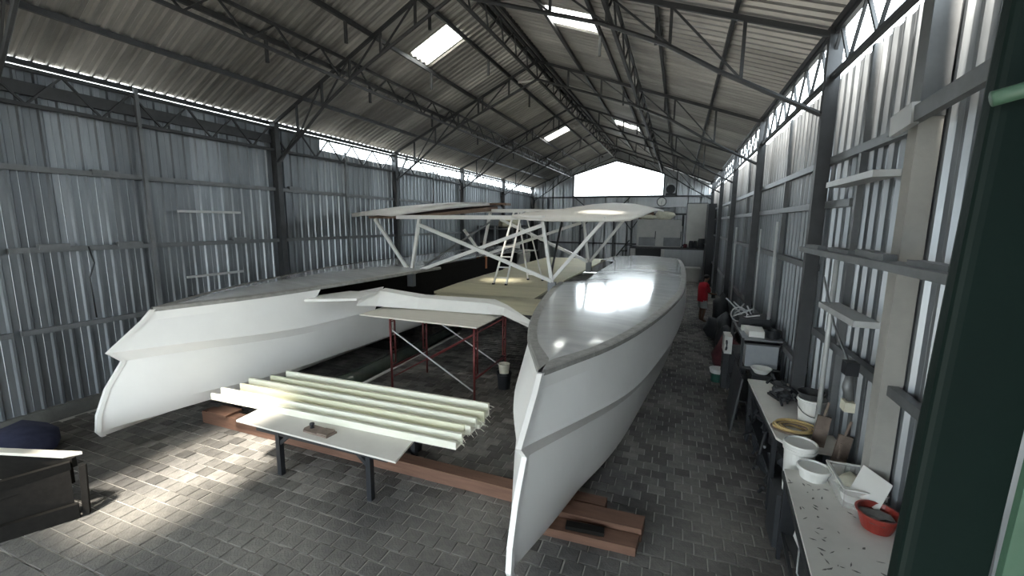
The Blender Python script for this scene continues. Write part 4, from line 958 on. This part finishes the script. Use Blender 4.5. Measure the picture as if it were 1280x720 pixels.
# facing +x a little; local metres from the feet
bv = [(0, 0, 0.88), (0, 0, 1.02), (0.01, 0, 1.22), (0.03, 0, 1.36), (0.06, 0, 1.43), (0.09, 0, 1.50), (0.11, 0, 1.60),     # pelvis..head 0-6
      (0, 0.09, 0.82), (0.03, 0.10, 0.46), (0, 0.10, 0.10), (0.10, 0.11, 0.04), (0.16, 0.11, 0.03),                       # left leg 7-11
      (0, -0.09, 0.82), (0.05, -0.10, 0.46), (-0.02, -0.10, 0.10), (0.08, -0.11, 0.04), (0.14, -0.11, 0.03),                # right leg 12-16
      (0.02, 0.17, 1.36), (0.06, 0.21, 1.10), (0.26, 0.19, 1.02), (0.33, 0.18, 1.02),                                     # left arm 17-20
      (0.02, -0.17, 1.36), (0.06, -0.21, 1.10), (0.26, -0.18, 1.04), (0.33, -0.17, 1.04),                                 # right arm 21-24
      (0.21, 0.0, 1.585), (0.12, 0.0, 1.66)]
be = [(0, 1), (1, 2), (2, 3), (3, 4), (4, 5), (5, 6), (0, 7), (7, 8), (8, 9), (9, 10), (10, 11), (0, 12), (12, 13), (13, 14), (14, 15), (15, 16), (3, 17), (17, 18), (18, 19), (19, 20), (3, 21), (21, 22), (22, 23), (23, 24), (6, 25), (6, 26)]
br = [0.12, 0.115, 0.13, 0.11, 0.055, 0.065, 0.09, 0.085, 0.058, 0.042, 0.04, 0.03, 0.085, 0.058, 0.042, 0.04, 0.03, 0.055, 0.042, 0.033, 0.035, 0.055, 0.042, 0.033, 0.035, 0.018, 0.075]
for k, base in ((20, 0.18), (24, -0.17)):
    for f in range(4):
        bv.append((0.42, base + (f - 1.5) * 0.022, 1.02 - 0.01 * abs(f - 1.5))); be.append((k, len(bv) - 1)); br.append(0.009)
    bv.append((0.37, base - 0.045 * (1 if base > 0 else -1), 1.035)); be.append((k, len(bv) - 1)); br.append(0.010)
me = bpy.data.meshes.new('body'); me.from_pydata(bv, be, []); me.materials.append(M_SKIN)
body = bpy.data.objects.new('body', me); COL.objects.link(body); body.parent = p
md = body.modifiers.new('skin', 'SKIN'); md.use_smooth_shade = True
lay = me.skin_vertices[0].data if len(me.skin_vertices) else None
if lay is None:
    bmx = bmesh.new(); bmx.from_mesh(me); bmx.verts.layers.skin.verify(); bmx.to_mesh(me); bmx.free(); lay = me.skin_vertices[0].data
for k, r_ in enumerate(br):
    lay[k].radius = (r_, r_); lay[k].use_root = (k == 0)
ms = body.modifiers.new('sub', 'SUBSURF'); ms.levels = 1; ms.render_levels = 1
P0 = Vector((0.94, 16.7, 0))
def pl(*a): return tuple(Vector(a))
def loft(name, secs, m_, n=18):
    bm = NB(); rings = []
    for (cx, cy, cz, rx, ry) in secs:
        rings.append([bm.verts.new((cx + rx * math.cos(2 * PI * j / n), cy + ry * math.sin(2 * PI * j / n), cz)) for j in range(n)])
    for A, B in zip(rings, rings[1:]):
        for j in range(n): bm.faces.new((A[j], A[(j + 1) % n], B[(j + 1) % n], B[j]))
    o = obj(name, bm, m_, None, smooth=True); o.parent = p; return o
loft('shirt', [(0, 0, 0.76, 0.165, 0.205), (0, 0, 0.9, 0.16, 0.20), (0, 0, 1.1, 0.165, 0.205), (0.01, 0, 1.25, 0.17, 0.235), (0.02, 0, 1.36, 0.14, 0.24), (0.04, 0, 1.42, 0.09, 0.13), (0.05, 0, 1.45, 0.07, 0.08)], M_SHIRT)
for s in (-1, 1):
    bm = NB(); tube(bm, [(0.02, s * 0.17, 1.37), (0.04, s * 0.235, 1.26), (0.06, s * 0.24, 1.12)], [0.085, 0.082, 0.085], 12); o = obj('sleeve', bm, M_SHIRT, None, smooth=True); o.parent = p
    loft('short_leg', [(0.02, s * 0.10, 0.52, 0.11, 0.105), (0.0, s * 0.095, 0.78, 0.12, 0.11), (0, s * 0.06, 0.9, 0.14, 0.13)], M_SHORTS)
bm = NB(); blob(bm, (0.095, 0, 1.635), 0.105, 0.092, 0.085, 5, 0.03); o = obj('hair', bm, M_HAIR, None, smooth=True); o.parent = p
for s in (-1, 1):
    bm = NB(); blob(bm, (0.195, s * 0.035, 1.60), 0.012, 0.012, 0.009, 6, 0.0, 1); o = obj('eye', bm, M_HAIR, None); o.parent = p
    bm = NB(); blob(bm, (0.11, s * 0.09, 1.585), 0.02, 0.012, 0.028, 6, 0.0, 1); o = obj('ear', bm, M_SKIN, None); o.parent = p
bm = NB(); box(bm, 0.193, 0.202, -0.022, 0.022, 1.535, 1.543); o = obj('mouth', bm, M_REDC, None); o.parent = p
p.rotation_euler = (0, 0, math.radians(25))

# ------------------------------------------------------------------ far end of the hall
YW = YB - 0.3
t = thing('service_counter', 'long counter with a black top rail against the back wall', 'counter', (-0.6, 29.8, 0))
bm = NB(); box(bm, -2.95, 1.6, 29.2, YW, 1.88, 1.98); obj('counter_top', bm, M_DKG, t)
bm = NB(); box(bm, -2.9, -2.6, 29.25, YW, 0, 1.88); obj('side_panel', bm, M_CAB, t)
bm = NB(); box(bm, -0.8, 1.55, 29.3, 29.36, 0, 1.88); obj('front_panel', bm, M_WALLB, t)
bm = NB(); box(bm, -2.6, -0.8, 29.9, 29.96, 0, 1.88); obj('back_panel', bm, M_BLACK, t)
bm = NB(); box(bm, -1.0, -0.8, 29.25, 29.9, 0, 1.88); obj('side_panel', bm, M_CAB, t)
bm = NB(); box(bm, -2.62, 0.35, 29.86, YW, 4.55, 5.15); o = tag(obj('overhead_panel', bm, M_WALLB), 'grey corrugated panel under the gable opening carrying the clock', 'panel')
t = thing('cabinet', 'grey cabinet with two doors standing on the counter below the clock', 'cabinet', (-1.2, 29.9, 1.98))
bm = NB(); box(bm, -2.6, 0.15, 29.8, YW, 1.98, 3.75); obj('carcass', bm, M_CAB, t)
for x0 in (-2.5, -0.95):
    bm = NB(); box(bm, x0, x0 + 1.15, 29.76, 29.80, 2.05, 3.35); d = obj('door', bm, M_CAB, t)
    bm = NB(); box(bm, x0 + 0.05, x0 + 1.1, 29.745, 29.762, 2.05, 2.6); obj('lower_panel', bm, M_GIRT, d)
    bm = NB(); box(bm, x0 + 1.05, x0 + 1.10, 29.72, 29.76, 2.5, 3.0); obj('handle', bm, M_BLACK, d)
lumps('cloth_pile', 'pale yellowish cloth pile on top of the grey cabinet', 'cloth', [((-0.9, 29.93, 4.02), (0.62, 0.12, 0.30)), ((-1.9, 29.93, 3.9), (0.6, 0.12, 0.16))], M_RAG, 120)
bm = NB(); box(bm, -2.5, -1.6, 30.0, YW, 3.76, 4.45); tag(obj('box', bm, M_BROWN), 'brown box on the grey cabinet behind the cloth pile', 'box')
t = thing('wall_board', 'large pale grey board on the back wall at the right', 'board', (1.0, YW, 3.3))
bm = NB(); box(bm, 0.42, 1.58, YW - 0.06, YW, 2.05, 4.75); obj('board_panel', bm, M_GLASSG, t)
for a, b in (((0.40, 2.05), (0.40, 4.78)), ((0.40, 4.78), (1.6, 4.78)), ((1.6, 4.78), (1.6, 2.05))):
    bm = NB(); bar(bm, (a[0], YW - 0.06, a[1]), (b[0], YW - 0.06, b[1]), 0.06, 0.06); obj('frame', bm, M_GIRT, t)
t = thing('wall_clock', 'round white wall clock on the back wall', 'clock', (-1.16, 29.84, 4.88))
def disc(bm, c, r0, r1, y0, y1, n=28):
    a = [(c[0] + r1 * math.cos(2 * PI * j / n), y0, c[1] + r1 * math.sin(2 * PI * j / n)) for j in range(n)]
    b = [(x, y1, z) for (x, _, z) in a]
    va = [bm.verts.new(q) for q in a]; vb = [bm.verts.new(q) for q in b]
    bm.faces.new(va)
    for j in range(n): bm.faces.new((va[j], vb[j], vb[(j + 1) % n], va[(j + 1) % n]))
    return bm
obj('clock_rim', disc(NB(), (-1.16, 4.88), 0, 0.30, 29.82, 29.86), M_BLACK, t)
obj('clock_face', disc(NB(), (-1.16, 4.88), 0, 0.25, 29.80, 29.83), M_CLOCK, t)
bm = NB(); bar(bm, (-1.16, 29.79, 4.88), (-1.08, 29.79, 5.03), 0.03, 0.01); bar(bm, (-1.16, 29.79, 4.88), (-1.16, 29.79, 4.68), 0.02, 0.01); obj('clock_hands', bm, M_BLACK, t)
t = thing('wall_fan', 'round dark fan on the back wall right of the gable opening', 'fan', (-0.66, 30.1, 5.6))
obj('fan_guard', disc(NB(), (-0.66, 5.68), 0, 0.28, 30.0, 30.2), M_DARK, t)
bm = NB(); box(bm, -0.95, -0.35, 30.0, 30.25, 5.3, 5.42); obj('fan_bracket', bm, M_BLACK, t)
for k, (x, h_, r_, mt_, lab) in enumerate(((0.42, 0.25, 0.12, M_REDC, 'small reddish pot on the counter by the grey board'), (0.75, 0.45, 0.13, M_BLACK, 'tall black pot on the counter before the grey board'), (0.98, 0.45, 0.12, M_DARK, 'black canister beside the tall black pot on the counter'), (1.35, 0.6, 0.22, M_DARK, 'large dark kettle at the right end of the counter'))):
    bm = NB(); lathe(bm, [(r_ * 0.9, 0), (r_, h_ * 0.6), (r_ * 0.8, h_), (0, h_ * 1.02)], (x, 29.5, 1.98), 16); tag(obj('pot', bm, mt_), lab, 'pot')
t = thing('refrigerator', 'tall black cabinet in the right back corner of the hall', 'cabinet', (1.5, 27.8, 0))
bm = NB(); box(bm, 1.45, 1.85, 26.4, 28.2, 0, 4.6); obj('carcass', bm, M_BLACK, t)
bm = NB(); box(bm, 1.42, 1.45, 26.4, 28.2, 2.3, 2.36); obj('shelf', bm, M_GIRT, t)
t = thing('storage_box', 'stack of pale boxes on the floor below the counter at the back', 'box', (0.9, 28.5, 0))
bm = NB(); box(bm, 0.5, 1.3, 28.2, 28.9, 0, 0.8); obj('box_body', bm, M_CAB, t)
bm = NB(); box(bm, 0.45, 1.35, 28.15, 28.95, 0.8, 0.86); obj('lid', bm, M_CARD, t)
t = thing('stair_rail', 'small dark step frame beside the counter at the back', 'steps', (-3.4, 29.4, 0))
bm = NB(); bar(bm, (-3.9, 29.3, 1.2), (-3.0, 29.3, 2.4), 0.08, 0.08); obj('stringer', bm, M_BLACK, t)
for k in range(3):
    bm = NB(); box(bm, -3.85 + 0.3 * k, -3.45 + 0.3 * k, 29.2, 29.8, 1.25 + 0.4 * k, 1.31 + 0.4 * k); obj('tread', bm, M_BLACK, t)
bm = NB(); bar(bm, (-3.4, 29.5, 0), (-3.4, 29.5, 1.75), 0.08, 0.08); obj('leg', bm, M_BLACK, t)
# boxes and shelving at the back left, seen through the strut frame
t = thing('storage_shelf', 'dark shelving along the left wall behind the step ladder', 'shelf', (-9.3, 24.0, 0))
for x in (-9.7, -8.8):
    for y in (20.5, 23.0, 25.5, 28.0):
        bm = NB(); bar(bm, (x, y, 0), (x, y, 3.3), 0.08, 0.08); obj('upright', bm, M_GIRT, t)
for z in (0.7, 1.6, 2.4, 3.1):
    bm = NB(); box(bm, -9.75, -8.75, 20.5, 28.0, z, z + 0.06); obj('shelf', bm, M_DKG, t)
bm = NB(); box(bm, -9.80, -9.76, 20.5, 28.0, 0.1, 3.3); obj('back_panel', bm, M_DARK, t)
bm = NB(); box(bm, -9.75, -8.75, 28.0, 28.04, 0.1, 3.3); obj('end_panel', bm, M_DARK, t)
lumps('tarpaulin', 'folded ochre tarpaulin on top of the dark shelving behind the ladder', 'tarpaulin', [((-9.2, 23.5, 3.42), (0.45, 1.1, 0.26))], M_CREAM, 130)
for k, (y, z, mt_, lab) in enumerate(((21.5, 1.66, M_CAB, 'grey box on the dark shelving nearest the ladder'), (24.2, 1.66, M_CARD, 'pale box on the middle bay of the dark shelving'), (26.8, 2.46, M_DKG, 'dark box high on the far bay of the dark shelving'))):
    bm = NB(); box(bm, -9.5, -8.9, y - 0.35, y + 0.35, z + 0.002, z + 0.55); tag(obj('box', bm, mt_), lab, 'box')
